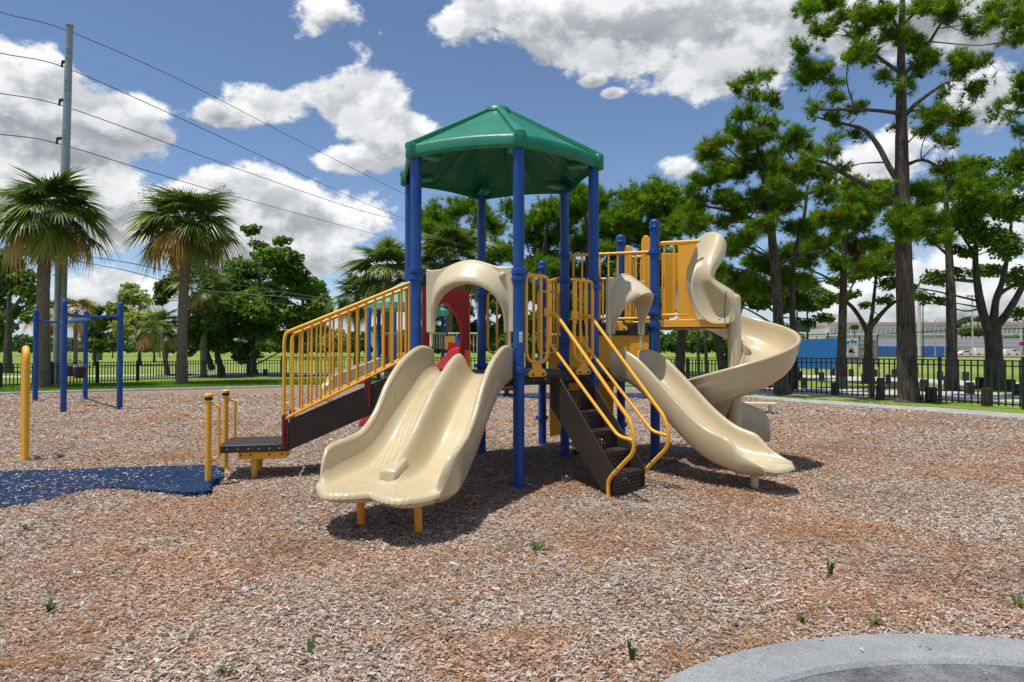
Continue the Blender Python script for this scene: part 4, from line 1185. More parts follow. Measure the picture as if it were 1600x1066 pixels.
blades('grass', 60000, (3, 18), (10, 30), lambda x, y: (y > by(x) + .3 + .85 * np.clip((x - 4.5) / 4.5, 0, 1)) & (y < by(x) + 3.6) & (x < .85 * y), .03, .09, .010)
# ------------------------------------------------------------------ fences
PICK = {}
def fence(label, pts, h, sp, posts_at, group=None, zbase=0.0, rails=(.10, -.16, -.02), pw=.016, limit=300):
    pts = [Vector((p.x, p.y, 0)) for p in pts]
    f = empty('picket_fence', pts[0], label, 'fence', group)
    key = round(h, 3)
    if key not in PICK:
        b = MB(); b.box((0, 0, h / 2 + .02), (pw * 2, pw * 2, h - .04))
        me = b.build('picket', BLACKP, smooth=0); PICK[key] = me.data; bpy.data.objects.remove(me)
        b = MB(); b.box((0, 0, h / 2 + .02), (.075, .075, h + .04)); b.box((0, 0, h + .05), (.088, .088, .02)); b.box((0, 0, h + .066), (.04, .04, .014))
        me = b.build('fence_post', BLACKP, smooth=0); PICK[-key] = me.data; bpy.data.objects.remove(me)
    cnt = 0; extra = MB()
    for a, b in zip(pts[:-1], pts[1:]):
        L_ = (b - a).length; l = (b - a) / L_; ang = math.atan2(l.y, l.x)
        for zr in rails:
            z = zr if zr > 0 else h + zr
            MB().obox(up(a.lerp(b, .5), zbase + z), l * (L_ / 2), Vector((-l.y, l.x, 0)) * .016, (0, 0, .016)).build('rail', BLACKP, f, smooth=0)
        n = int(L_ / sp)
        for k in range(n):
            p = a.lerp(b, (k + .5) / n)
            vis = abs(p.x) < .80 * p.y
            if not vis: continue
            if cnt < limit: inst('picket', PICK[key], up(p, zbase), f, (0, 0, ang)); cnt += 1
            else: extra.box((p.x, p.y, zbase + h / 2 + .02), (pw * 2, pw * 2, h - .04), ang)
        npst = max(1, round(L_ / posts_at))
        for k in range(npst + 1):
            if k == npst and b is not pts[-1]: continue
            p = a.lerp(b, k / npst)
            if abs(p.x) < .85 * p.y: inst('fence_post', PICK[-key], up(p, zbase), f, (0, 0, ang))
    if extra.v: extra.build('picket', BLACKP, f, smooth=0)['kind'] = 'stuff'
    return f
fence('black metal picket fence in front of the big pine and ball field', [gnd(1780, 655), gnd(1600, 639.5), gnd(1362, 622.5), gnd(1235, 615), gnd(1165, 611)], 1.24, .165, 2.6)
fence('black metal picket fence far behind the spiral slide and stairs', [gnd(1165, 611), gnd(1000, 600), gnd(860, 594), gnd(700, 592), gnd(560, 590), gnd(440, 590.2)], 1.12, .17, 2.9)
fence('black metal picket fence behind the palms and the swing frame', [gnd(440, 590.2), gnd(345, 590.5), gnd(215, 596), gnd(0, 606), gnd(-240, 616)], .95, .14, 2.1)

# ------------------------------------------------------------------ bollards along the paths
WOODM = bark('weathered_timber', (.012, .011, .010), (.05, .045, .038), (18, 18, 3), .5)
def bollard_mesh():
    b = MB(); r = []
    for (z, k) in ((-.05, 1.0), (.36, 1.0), (.395, .96), (.41, .84)):
        r.append([(x * .105 * k, y * .105 * k, z) for x, y in ((-.86, -1), (.86, -1), (1, -.86), (1, .86), (.86, 1), (-.86, 1), (-1, .86), (-1, -.86))])
    b.loft(r); o = b.build('bollard', WOODM, smooth=30); me = o.data; bpy.data.objects.remove(o); return me
BOL = bollard_mesh()
rows = [('dark timber bollards on the near edge of the first path', [
          (1305, 618, 'timber bollard by the foot of the slimmer pine, close behind the fence'), (1375, 623.5, 'large timber bollard close behind the fence, just left of the tallest pine trunk'),
          (1455, 627, 'largest timber bollard close behind the fence, just right of the tallest pine trunk'), (1542, 633, 'timber bollard close behind the fence, right of a fence post and below the forked oak'), (1640, 641, 'timber bollard close behind the fence outside the right picture edge')]),
        ('dark timber bollards on the far edge of the first path', [
          (1202, 606, 'timber bollard on the grass strip beside the twin-trunk pine'), (1256, 607, 'tall timber bollard on the grass strip before the middle of the blue windscreen'), (1316, 608, 'timber bollard hidden behind the slimmer pine trunk'),
          (1376, 609, 'timber bollard standing directly behind the large one left of the tallest pine'), (1444, 612, 'grey timber bollard peeping from behind the right side of the tallest pine trunk'),
          (1516, 615.5, 'timber bollard on the grass strip midway between dark pine and forked oak'), (1590, 618, 'timber bollard on the grass strip near the right picture edge')]),
        ('dark timber bollards on the near edge of the second path', [
          (1216, 592, 'small timber bollard left of the windscreen, beside the twin-trunk pine'), (1250, 593.5, 'small timber bollard before the left part of the blue windscreen'), (1284, 594.5, 'timber bollard on the second path before the windscreen, nearer than its neighbours'),
          (1350, 597, 'timber bollard at the left foot of the small fork-trunked oak'), (1388, 600.5, 'timber bollard on the second path between small oak and tallest pine'),
          (1480, 605, 'greenish timber bollard touching the left side of the dark pine trunk'), (1530, 606, 'timber bollard behind the fence post left of the forked oak'), (1580, 611, 'timber bollard right of the forked oak, behind another bollard')]),
        ('dark timber bollards on the far edge of the second path', [
          (1246, 584, 'far small bollard under the left end of the windscreen'), (1276, 584.5, 'far small bollard under the middle of the windscreen'), (1301, 586, 'far bollard under the right end of the windscreen'),
          (1330, 588.5, 'far bollard on the grass below the banner'), (1368, 588.5, 'far bollard just right of the small fork-trunked oak'), (1397, 590, 'far bollard at the left side of the tallest pine trunk'),
          (1469, 594, 'far bollard left of the dark pine trunk at the field edge'), (1509, 595, 'far bollard right of the dark pine trunk at the field edge'), (1601, 600, 'far bollard at the right picture edge by the field')]),
        ('dark timber bollards beside the grey road', [(390, 586.5, 'timber bollard by the grey road under the big oak trunk'), (415, 587, 'timber bollard by the grey road between oak trunk and ramp railing')])]
for (grp, lst) in rows:
    for (x, y, lb) in lst:
        p = gnd(x, y); o = bpy.data.objects.new('bollard', BOL); col.objects.link(o); o.location = p
        s_ = rng.uniform(.9, 1.12); o.scale = (s_, s_, rng.uniform(.9, 1.15)); o.rotation_euler = (rng.normal(0, .03), rng.normal(0, .03), rng.uniform(-.4, .4))
        tag(o, lb, 'bollard', grp)

# ------------------------------------------------------------------ swings
def build_swing():
    base = [gnd(99, 644), gnd(187, 639), gnd(133, 622.5), gnd(55, 626)]
    c = sum(base, Vector()) / 4
    f = empty('swing_frame', c, 'blue steel swing frame with four round-topped posts on the mulch', 'swing set')
    tops = []
    for p in base:
        zt = 2.72; b = MB(); r = .068
        b.lathe([(r, -.05), (r, zt - .09), (r * .98, zt - .05), (r * .8, zt - .018), (r * .4, zt - .002), (.01, zt)], up(p, 0), 18); o = b.build('post', BLUE, f)
        cb = MB(); cb.lathe([(.078, -.035), (.078, .035)], up(p, 2.37), 16); cb.build('collar', BLUE, o)
    def bar(a, b, z0, z1, r, name, sag=0): return MB().tube(smooth_path([up(a, z0), up(a.lerp(b, .5), (z0 + z1) / 2 + sag), up(b, z1)], 5), r, 10).build(name, BLUE, f)
    bar(base[0], base[1], 2.37, 2.37, .034, 'end_bar', -.05); bar(base[3], base[2], 2.37, 2.37, .034, 'end_bar', -.03)
    m0 = base[0].lerp(base[1], .5); m1 = base[3].lerp(base[2], .5)
    MB().tube([up(m0, 2.30), up(m1, 2.33)], .055, 14).build('top_beam', BLUE, f)
    # bucket seats on chains
    k = 0
    for t, lb in ((.36, 'black bucket swing seat with grey top edge hanging nearer in the blue frame'), (.68, 'black bucket swing seat hanging farther back in the blue frame, next to the rear post')):
        p = m0.lerp(m1, t); l = (m1 - m0).normalized(); w = Vector((l.y, -l.x, 0))
        s = empty('bucket_swing', up(p, .62), lb, 'swing seat', 'bucket swings in the blue frame')
        z = .74
        r = []
        for (zz, k1, k2) in ((z, .10, .10), (z + .06, .145, .135), (z + .20, .16, .15), (z + .30, .165, .155)):
            r.append([up(p, zz) + l * k1 * math.cos(a) + w * k2 * math.sin(a) for a in [i * math.pi / 7 for i in range(14)]])
        MB().loft(r).build('seat', BLACK_RUB, s, bevel=.01)
        r = []
        for (zz, kk) in ((z + .30, .17), (z + .345, .165), (z + .36, .15)):
            r.append([up(p, zz) + l * kk * math.cos(a) + w * kk * .9 * math.sin(a) for a in [i * math.pi / 7 for i in range(14)]])
        MB().loft(r).build('seat_rim', plain('grey_rubber', (.16, .17, .18), .6), s)
        for sg in (-1, 1):
            a = up(p + l * .14 * sg, z + .33); t_ = up(p + l * .22 * sg, 2.27); ch = MB(); n = 34
            ap = a.lerp(t_, .14); 
            for (u, v) in ((a - w * .1, ap), (a + w * .1, ap)): ch.tube([u, v], .008, 5)
            ch.build('strap', BLACK_RUB, s)['kind'] = 'stuff'
            ch = MB()
            for i in range(n):
                q0 = ap.lerp(t_, i / n); q1 = ap.lerp(t_, (i + .86) / n); sd = (w if i % 2 else l) * .010
                ch.tube([q0 + sd, q1 + sd], .004, 4); ch.tube([q0 - sd, q1 - sd], .004, 4)
            ch.build('chain', STEEL, s)['kind'] = 'stuff'
build_swing()

# ------------------------------------------------------------------ posts by the transfer platform, hoop post, bench
for (x, yb, yt, lb) in ((325, 755, 615, 'yellow grab post with black collar and handle on the edge of the blue rubber path'), (352, 733, 609, 'yellow grab post with black collar and handle, close to the low platform corner')):
    p = gnd(x, yb); zt = at(x, yt, p.y).z
    g = empty('grab_post', p, lb, 'post', 'yellow grab posts beside the transfer platform')
    MB().lathe([(.033, -.05), (.033, zt - .075)], p, 18).build('post', YELLOW, g)
    MB().lathe([(.036, zt - .075), (.044, zt - .07), (.045, zt - .045), (.037, zt - .04)], p, 18).build('collar', BLACK_RUB, g)
    MB().lathe([(.037, zt - .042), (.046, zt - .038), (.046, zt - .012), (.038, zt - .003), (.02, zt)], p, 18).build('post_cap', YELLOW, g)
    dx = Vector((.98, .18, 0))
    MB().tube(round_path([up(p + dx * .035, zt - .12), up(p + dx * .115, zt - .14), up(p + dx * .112, zt - .72), up(p + dx * .035, zt - .77)], .08, 6), .0155, 10).build('handle', YELLOW, g)
def hoop():
    p = gnd(40, 721); v = Vector((-.625, .78, 0)).normalized(); g = empty('hoop_post', p, 'tall yellow bent-tube hoop post standing alone on the mulch at the left', 'post')
    z = 1.52; q = p + v * .42
    MB().tube(round_path([up(p, -.05), up(p, z), up(q, z), up(q, -.05)], .2, 8), .041, 16).build('hoop', YELLOW, g)
    MB().tube([up(p, .55), up(q, .55)], .03, 10).build('crossbar', YELLOW, g)
hoop()
def bench():
    p = gnd(1196, 646); g = empty('backless_bench', p, 'low cream backless bench on the mulch behind the spiral slide', 'bench')
    z = at(1196, 629, p.y).z
    MB().obox(up(p + Vector((-.28, .06, 0)), z - .03), (.52, -.12, 0), (.035, .14, 0), (0, 0, .03)).build('seat', CREAM, g, bevel=.012)
    for dx in (-.62, .12): MB().lathe([(.035, -.05), (.035, z - .058)], p + Vector((dx, .06 - dx * .2, 0)), 10).build('leg', CREAM, g)
bench()

# ------------------------------------------------------------------ second, smaller play structure behind
def second():
    Y0 = 20.6
    g = empty('small_play_structure', gnd(640, 622), 'smaller play structure farther back with pale green roof, red panels and tan slide', 'playground')
    rA = .06
    def W(px, py, Y=Y0): return at(px, py, Y)
    posts = [(577, 20.0), (592, 21.2), (617, 22.6), (651, 20.4), (692, 21.6), (714, 20.6)]
    tops = [480, 480, 484, 484, 486, 524]
    for (px, Y), ty in zip(posts, tops):
        t = W(px, ty, Y); MB().lathe([(rA, -.05), (rA, t.z - .03), (rA * .6, t.z)], up(t, 0), 12).build('post', BLUE, g)
    pale = paint('pale_green_roof', (.10, .36, .27), .45, (.25, .5, .42), .4, (.05, .15, .1), .15)
    def roof(cx, cz_top, half, Y, e):
        c = W(cx, e, Y); ap = W(cx, cz_top, Y); n = 6
        hw = half * Y / F_PX
        ring = [c + Vector((math.cos(.3 + k * math.pi / 3) * hw, math.sin(.3 + k * math.pi / 3) * hw, 0)) for k in range(6)]
        mb = MB(); rb = [p - Vector((0, 0, .18)) for p in ring]; tp = [ap + (p - c) * .06 for p in ring]
        mb.loft([rb, ring, tp]); mb.build('roof', pale, g, smooth=30)
    roof(632, 441, 62, 21.0, 476)
    roof(684, 478, 17, 21.2, 485)
    # deck, picket guards, red panels, slide with hood
    a = W(582, 577, 20.4); MB().box((a.x + 1.3, 21.2, .88), (3.0, 1.6, .1)).build('deck', DECK, g)
    for (x0, x1, y0, y1, Y, n) in ((598, 642, 521, 561, 20.9, 7), (672, 697, 521, 545, 21.4, 6), (700, 748, 521, 552, 22.0, 9)):
        A, B = W(x0, y0, Y), W(x1, y0, Y); z0 = W(x0, y1, Y).z
        o = MB().tube([A, B], .022, 8).build('guardrail', CREAM, g)
        for k in range(n):
            p = A.lerp(B, (k + .5) / n); MB().tube([up(p, z0), p], .013, 6).build('picket', CREAM, o)
    def panel(pts, Y, mat, name): 
        P = [W(x, y, Y) for x, y in pts]; o_ = P[0]
        MB().prism([((p - o_).x, (p - o_).z) for p in P], o_, (1, 0, 0), (0, 0, 1), .05).build(name, mat, g)
    panel([(598, 525), (612, 525), (612, 560), (598, 560)], 21.6, RED, 'red_panel')
    panel([(552, 578), (570, 566), (572, 598), (556, 602)], 20.8, RED, 'red_panel')
    panel([(688, 527), (712, 525), (716, 546), (688, 546)], 21.9, YELLOW_PL, 'yellow_panel')
    panel([(700, 535), (735, 538), (735, 572), (700, 570)], 20.2, RED, 'red_panel')
    panel([(574, 527), (581, 517), (588, 531), (589, 563), (585, 563), (583, 545)], 20.0, TAN2, 'slide_hood')
    # slide towards the lower left
    s0, s1 = W(588, 563, 20.2), W(503, 604, 19.4)
    l = Vector((s1.x - s0.x, s1.y - s0.y, 0)); L_ = l.length; l.normalize(); w = Vector((-l.y, l.x, 0)); rings = []
    for k in range(21):
        t = k / 20; z = s0.z - .22 + (s1.z - .06 - s0.z + .22) * (t ** .92 if t < .8 else t ** .92); wh = .26 * (1 - sm(t, .8, 1.0)) + .03
        c = Vector((s0.x, s0.y, z)) + l * L_ * t
        pr = [(-.3, -.06), (-.31, wh), (-.27, wh + .02), (-.22, .05), (-.1, 0), (.1, 0), (.22, .05), (.27, wh + .02), (.31, wh), (.3, -.06)]
        rings.append([c + w * x + Vector((0, 0, zz)) for x, zz in pr])
    MB().loft(rings).build('slide', TAN, g, smooth=50)
    # low dark steps and a yellow rail on the right
    for (x0, x1, y, Y) in ((776, 806, 601, 21.8), (783, 802, 606, 21.4)):
        A, B = W(x0, y, Y), W(x1, y, Y); MB().box(((A.x + B.x) / 2, Y, A.z - .03), (B.x - A.x, .5, .1)).build('step', DECK, g)
        MB().box(((A.x + B.x) / 2, Y, (A.z - .08) / 2), (.12, .12, A.z - .08)).build('leg', DECK, g)
    MB().tube(round_path([up(W(781, 600, 21.6), W(781, 602, 21.6).z), W(781, 586, 21.6), W(788, 584, 21.6), up(W(788, 600, 21.6), W(788, 604, 21.6).z)], .08), .02, 8).build('grab_rail', YELLOW, g)
    return g
second()

# ------------------------------------------------------------------ utility pole and lines
def utility():
    Y = 29.8; b = gnd(92, 600); b = up(at(92, 580, Y), 0)
    top = at(109, 40, Y); g = empty('utility_pole', b, 'tall tapered galvanized steel utility pole behind the left palm', 'utility pole')
    n = 14; path = [b.lerp(top, k / n) for k in range(n + 1)]
    path[0] = up(b, -.2)
    MB().tube(path, [.235 - .095 * k / n for k in range(n + 1)], 14).build('pole', STEEL, g)
    MB().lathe([(.17, -.03), (.17, .0), (.12, .03)], top, 14).build('pole_cap', STEEL, g)
    MB().tube([up(at(86, 590, Y - .3), -.05), at(90, 405, Y - .3)], .10, 10).build('riser_conduit', STEEL, g)
    for py in (430, 470, 510):
        MB().lathe([(.13, -.02), (.13, .02)], at(88, py, Y - .3), 12).build('conduit_band', STEEL, g)
    att = []
    for (px, py) in ((97, 96), (93, 156), (89, 216)):
        a = at(px + 8, py, Y); e = at(px, py + 1, Y); ar = MB(); ar.obox((a + e) / 2, (a - e) / 2, (0, .05, 0), (0, 0, .055)); o = ar.build('bracket', BLACK_RUB, g)
        ins_ = MB(); r = [(.03, -.24), (.06, -.22), (.03, -.19), (.06, -.15), (.03, -.12), (.06, -.08), (.03, -.05), (.035, 0)]; ins_.lathe(r, e, 10); ins_.build('insulator', BLACK_RUB, o); att.append(e - Vector((0, 0, .24)))
    pl = MB()
    for t in (.995, .93, .92, .905, .84, .83, .815, .70, .69, .68): pl.lathe([(.02, 0), (.02, .06)], b.lerp(top, t) + Vector((.03, -.145 - .04 * (1 - t), 0)), 6, (0, -1, 0))
    pl.build('step_lug', BLACK_RUB, g)['kind'] = 'stuff'
    wm = plain('aluminium_line', (.10, .105, .115), .5, .6)
    def line(pts, r, lb, grp='overhead power lines'):
        o = MB().tube(smooth_path(pts, 8), r, 5, cap=False).build('power_line', wm, smooth=80, fixn=False); tag(o, lb, 'power line', grp); return o
    A = lambda lst: [at(*p) for p in lst]
    line(A([(-160, -40, 24.5), (0, 19, 27.0), (108, 49, 29.75), (300, 134, 36), (470, 222, 46), (640, 307, 62), (760, 362, 90)]), .017, 'topmost thin power line, from the pole top towards the green roof')
    line(A([(-160, 47, 24.5), (0, 83, 27.0), (97, 104, 29.75), (240, 166, 34), (400, 240, 42), (560, 313, 57), (650, 350, 72)]), .02, 'second power line from the top, on the upper pole bracket')
    line(A([(-160, 122, 24.5), (0, 146, 27.0), (93, 164, 29.75), (240, 216, 34), (400, 274, 43), (560, 328, 60), (640, 348, 76)]), .02, 'third power line from the top, on the middle pole bracket')
    line(A([(-160, 196, 24.5), (0, 210, 27.0), (89, 224, 29.75), (240, 270, 34), (370, 308, 43), (500, 343, 58), (625, 377, 78)]), .02, 'fourth power line, on the lowest pole bracket')
    line(A([(-120, 380, 33), (40, 392, 33), (180, 407, 33), (330, 438, 35), (450, 458, 36.5), (560, 474, 37.5)]), .022, 'upper of two low cables crossing in front of the dark oak', 'low cables in front of the oak')
    line(A([(-120, 388, 32.7), (40, 398, 32.7), (180, 419, 32.7), (310, 452, 34), (430, 463, 35), (520, 470, 36)]), .022, 'lower of two low cables crossing in front of the dark oak', 'low cables in front of the oak')
    for (x0, y0, x1, y1, lb) in ((-60, 585, 75, 385, 'outermost pale guy wire slanting down left from the utility pole'), (-60, 540, 70, 372, 'middle pale guy wire slanting down left from the utility pole'), (-40, 620, 84, 410, 'lowest pale guy wire slanting down left from the utility pole')):
        o = MB().tube([at(x0, y0, 27.6), at(x1, y1, 29.4)], .011, 5).build('guy_wire', wm); tag(o, lb, 'guy wire', 'guy wires of the utility pole')
utility()
# ------------------------------------------------------------------ vegetation
PINE_L = leaf('pine_needles', [(0, (.06, .14, .006)), (.35, (.135, .27, .008)), (.7, (.23, .38, .012)), (.9, (.33, .46, .02)), (1, (.26, .15, .03))], .58, .5, .3)
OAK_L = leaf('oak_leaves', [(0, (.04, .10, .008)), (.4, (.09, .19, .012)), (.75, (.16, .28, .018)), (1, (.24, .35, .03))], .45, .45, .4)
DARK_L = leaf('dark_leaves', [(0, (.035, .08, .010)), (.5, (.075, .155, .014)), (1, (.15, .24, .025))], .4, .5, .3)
LIME_L = leaf('yellow_green_leaves', [(0, (.14, .20, .03)), (.5, (.30, .36, .07)), (1, (.52, .52, .17))], .35, .5, .3)
FAR_L = leaf('distant_leaves', [(0, (.05, .085, .03)), (.5, (.09, .14, .04)), (1, (.17, .20, .07))], .25, .7, .2)
PALM_L = leaf('palm_leaflets', [(0, (.055, .105, .016)), (.35, (.125, .20, .026)), (.62, (.25, .28, .045)), (.8, (.50, .37, .08)), (1, (.55, .30, .09))], .34, .42, .5)
BARK_P = bark('pine_bark', (.014, .011, .010), (.125, .098, .08), (13, 13, 2.4), 1.0)
BARK_O = bark('oak_bark', (.022, .019, .016), (.10, .085, .07), (16, 16, 4), .8)
BARK_S = bark('palm_trunk_bark', (.085, .065, .05), (.25, .20, .155), (12, 12, 16), .9)

def sample_clumps(cl, n, shell=.55):
    """points through ellipsoids; cl = [(centre, (rx, ry, rz))...]"""
    vol = np.array([c[1][0] * c[1][2] * (c[1][1] ** .5) for c in cl]) ; vol /= vol.sum()
    idx = rng.choice(len(cl), n, p=vol)
    d = rng.normal(size=(n, 3)); d /= np.linalg.norm(d, axis=1, keepdims=True)
    r = rng.random(n) ** (1 / 3 * shell)
    C = np.array([tuple(c[0]) for c in cl]); Rr = np.array([c[1] for c in cl])
    lump = 1 + .16 * np.sin(d[:, 0] * 6 + idx * 1.7) * np.sin(d[:, 2] * 7 + idx) + .1 * np.sin(d[:, 1] * 11 + idx)
    return C[idx] + d * (r * lump)[:, None] * Rr[idx], d, idx
def needles(name, cl, n, parent, k=16, ln=.24, w=.017, mat=None, brown=.05, per=6, spread=.55, twig=None):
    """twig ends scattered through the clumps; each carries a few tufts, each tuft a burst of thin blades"""
    m = max(8, n // per)
    sc, d0, idx = sample_clumps(cl, m, .8)
    C = np.array([tuple(c[0]) for c in cl])
    sel = np.repeat(np.arange(m), per); n = m * per
    along_ = rng.uniform(-.9, .35, n)[:, None] * ln * 1.5          # tufts sit along the last stretch of the twig
    out = sc - C[idx]; out = out / (np.linalg.norm(out, axis=1, keepdims=True) + 1e-6)
    p = sc[sel] + out[sel] * along_ + rng.normal(0, ln * spread * .45, (n, 3))
    ax = out[sel] * .7 + np.array([0, 0, .40]) + rng.normal(0, .28, (n, 3)); ax /= np.linalg.norm(ax, axis=1, keepdims=True)
    L = ln * rng.uniform(.75, 1.25, n)
    q = ax[:, None, :] * .95 + rng.normal(0, .46, (n, k, 3)); q /= np.linalg.norm(q, axis=2, keepdims=True)
    tip = p[:, None, :] + q * (L[:, None, None] * rng.uniform(.8, 1.15, (n, k, 1)))
    s = np.cross(q, rng.normal(size=(n, k, 3))); s /= np.linalg.norm(s, axis=2, keepdims=True)
    b0 = p[:, None, :] + q * (L * .08)[:, None, None]
    v = np.stack([b0 - s * w, b0 + s * w, tip], 2).reshape(-1, 3)
    tw = rng.beta(1.8, 2.0, m) * .78
    var = np.clip(tw[sel] + rng.normal(0, .10, n), 0, .9)
    br = rng.random(m) < brown; var[br[sel] & (rng.random(n) < .8)] = 1.0
    o = np_mesh(name, v, 3, np.arange(n * k * 3), mat or PINE_L, np.repeat(var, k * 3), parent); o['kind'] = 'stuff'
    if twig is not None:
        T = MB()
        for i in range(m):
            c = Vector(C[idx[i]]); e = Vector(sc[i]); b_ = c + Vector(rng.normal(0, .12, 3)) * (e - c).length
            T.tube([b_, b_.lerp(e, .55) + Vector((0, 0, rng.normal(-.05, .05))), e], [.012, .009, .005], 3, cap=False)
        T.build('twigs', twig, parent, smooth=0, fixn=False)['kind'] = 'stuff'
    return o
def leaves(name, cl, n, parent, size=.16, mat=None, shell=.6, asp=.55, clump_var=.25, up_bias=.5):
    p, d, idx = sample_clumps(cl, n, shell)
    nr = d * .5 + np.array([0, 0, up_bias]) + rng.normal(0, .6, (n, 3)); nr /= np.linalg.norm(nr, axis=1, keepdims=True)
    a = np.cross(nr, rng.normal(size=(n, 3))); a /= np.linalg.norm(a, axis=1, keepdims=True); b = np.cross(nr, a)
    s = size * rng.uniform(.55, 1.3, n)[:, None]
    v = np.stack([p - a * s, p - b * s * asp + nr * s * .12, p + a * s, p + b * s * asp + nr * s * .12], 1).reshape(-1, 3)
    cv = rng.random(len(cl)) * clump_var
    var = np.clip(rng.beta(2, 2.2, n) * .8 + cv[idx], 0, 1)
    o = np_mesh(name, v, 4, np.arange(n * 4), mat or OAK_L, np.repeat(var, 4), parent); o['kind'] = 'stuff'
    return o
def px_clumps(lst, Y, depth=1.0, jit=.9):
    """ellipsoids given by the direction, width and height they show; their distance spreads over the crown's depth"""
    out = []
    for t in lst:
        x, y, rx, ry = t[:4]; dy = t[4] if len(t) > 4 else rng.uniform(-jit, jit)
        YY = Y + dy; s = YY / F_PX
        out.append((at(x, y, YY), (rx * s, max(rx, ry) * s * .9 * depth, ry * s)))
    return out
def ptube(pts, Y):
    """trunk path from (x, y, width in px[, depth offset])"""
    P = [at(t[0], t[1], Y + (t[3] if len(t) > 3 else 0)) for t in pts]; W_ = [t[2] * Y / F_PX / 2 for t in pts]
    return P, W_
def smooth_tube(mb, P, W_, n=10, sub=4, wob=.0):
    sp = smooth_path(P, sub); ws = []
    for i in range(len(W_) - 1):
        for k in range(sub): ws.append(W_[i] + (W_[i + 1] - W_[i]) * k / sub)
    ws.append(W_[-1])
    if wob: ws = [w * (1 + rng.normal(0, wob)) for w in ws]
    mb.tube(sp, ws, n)
    return sp, ws
def split_clumps(cl, k, f0=.35, f1=.85, s0=.42, s1=.68):
    """break each mass into smaller uneven ones, so that the outline is ragged and sky shows between"""
    out = []
    for c, r in cl:
        for i in range(k):
            d = rng.normal(size=3); d /= np.linalg.norm(d); f = rng.uniform(f0, f1); s = rng.uniform(s0, s1)
            out.append((Vector((c.x + d[0] * r[0] * f, c.y + d[1] * r[1] * f, c.z + d[2] * r[2] * f)), (r[0] * s, r[1] * s, r[2] * s * 1.05)))
    return out
def tree(name, label, cat, Y, trunk, limbs, clumps, bark_m, kind, n, group=None, depth=1.0, jit=1.0, auto=True, twigs=2, flare=1.35, **kw):
    P, W_ = ptube(trunk, Y)
    base = up(P[0], 0); g = empty(name, base, label, cat, group)
    mb = MB(); P2 = [up(P[0], -.1)] + P; W2 = [W_[0] * flare] + W_
    sp, ws = smooth_tube(mb, P2, W2, 12, 5, .03)
    tr = mb.build('trunk', bark_m, g, smooth=60)
    cl = px_clumps(clumps, Y, depth, jit)
    big = cl; cl = (split_clumps(cl, 5, .25, 1.08, .30, .56) if Y < 32 else split_clumps(cl, 3, .3, .7, .62, .86)) if kind == 'pine' else split_clumps(cl, 5, .2, .78, .48, .74)
    nodes = list(zip(sp, ws))
    for lm in limbs:
        lp, lw = ptube(lm, Y); m2 = MB(); s2, w2 = smooth_tube(m2, lp, lw, 8, 4, .04); m2.build('limb', bark_m, g, smooth=60)
        nodes += list(zip(s2, w2))
    tw = MB()
    if auto:
        for bi, (c, r) in enumerate(big):
            kk = len(cl) // len(big)
            for (c2, r2) in cl[bi * kk:(bi + 1) * kk]:
                b1 = c.lerp(c2, .55) + Vector((0, 0, -.10 * r[0])); tw.tube(smooth_path([c + Vector((0, 0, -.15 * r[2])), b1, c2], 3), [.015] * 3 + [.010] * 3 + [.005], 4)
            cand = [(q, w) for q, w in nodes if q.z < c.z + .1 and w > .012] or nodes
            q, w = min(cand, key=lambda a: (a[0] - c).length + .35 * abs((c.z - a[0].z) - .5 * math.hypot(c.x - a[0].x, c.y - a[0].y)))
            L_ = (c - q).length
            if L_ < .15: continue
            mid = q.lerp(c, .5) + Vector((rng.normal(0, .06) * L_, rng.normal(0, .06) * L_, rng.normal(-.02, .06) * L_))
            r0 = min(w * .55, .018 + .011 * L_)
            smooth_tube(tw, [q, mid, c], [r0, r0 * .6, r0 * .3], 5, 3)
            for k in range(twigs):
                dv = Vector(rng.normal(size=3)).normalized(); e = c + Vector((dv.x * r[0], dv.y * r[1], dv.z * r[2])) * .9
                s_ = mid.lerp(c, rng.uniform(.2, .9)); tw.tube([s_, s_.lerp(e, .5) + Vector((0, 0, rng.normal(0, .05) * r[0])), e], [r0 * .38, r0 * .28, r0 * .12], 4)
        if tw.v: tw.build('branches', bark_m, g, smooth=60)['kind'] = 'stuff'
    if kind == 'pine': needles('crown', cl, n, g, twig=bark_m if Y < 30 else None, **kw)
    else: leaves('crown', cl, n, g, **kw)
    return g

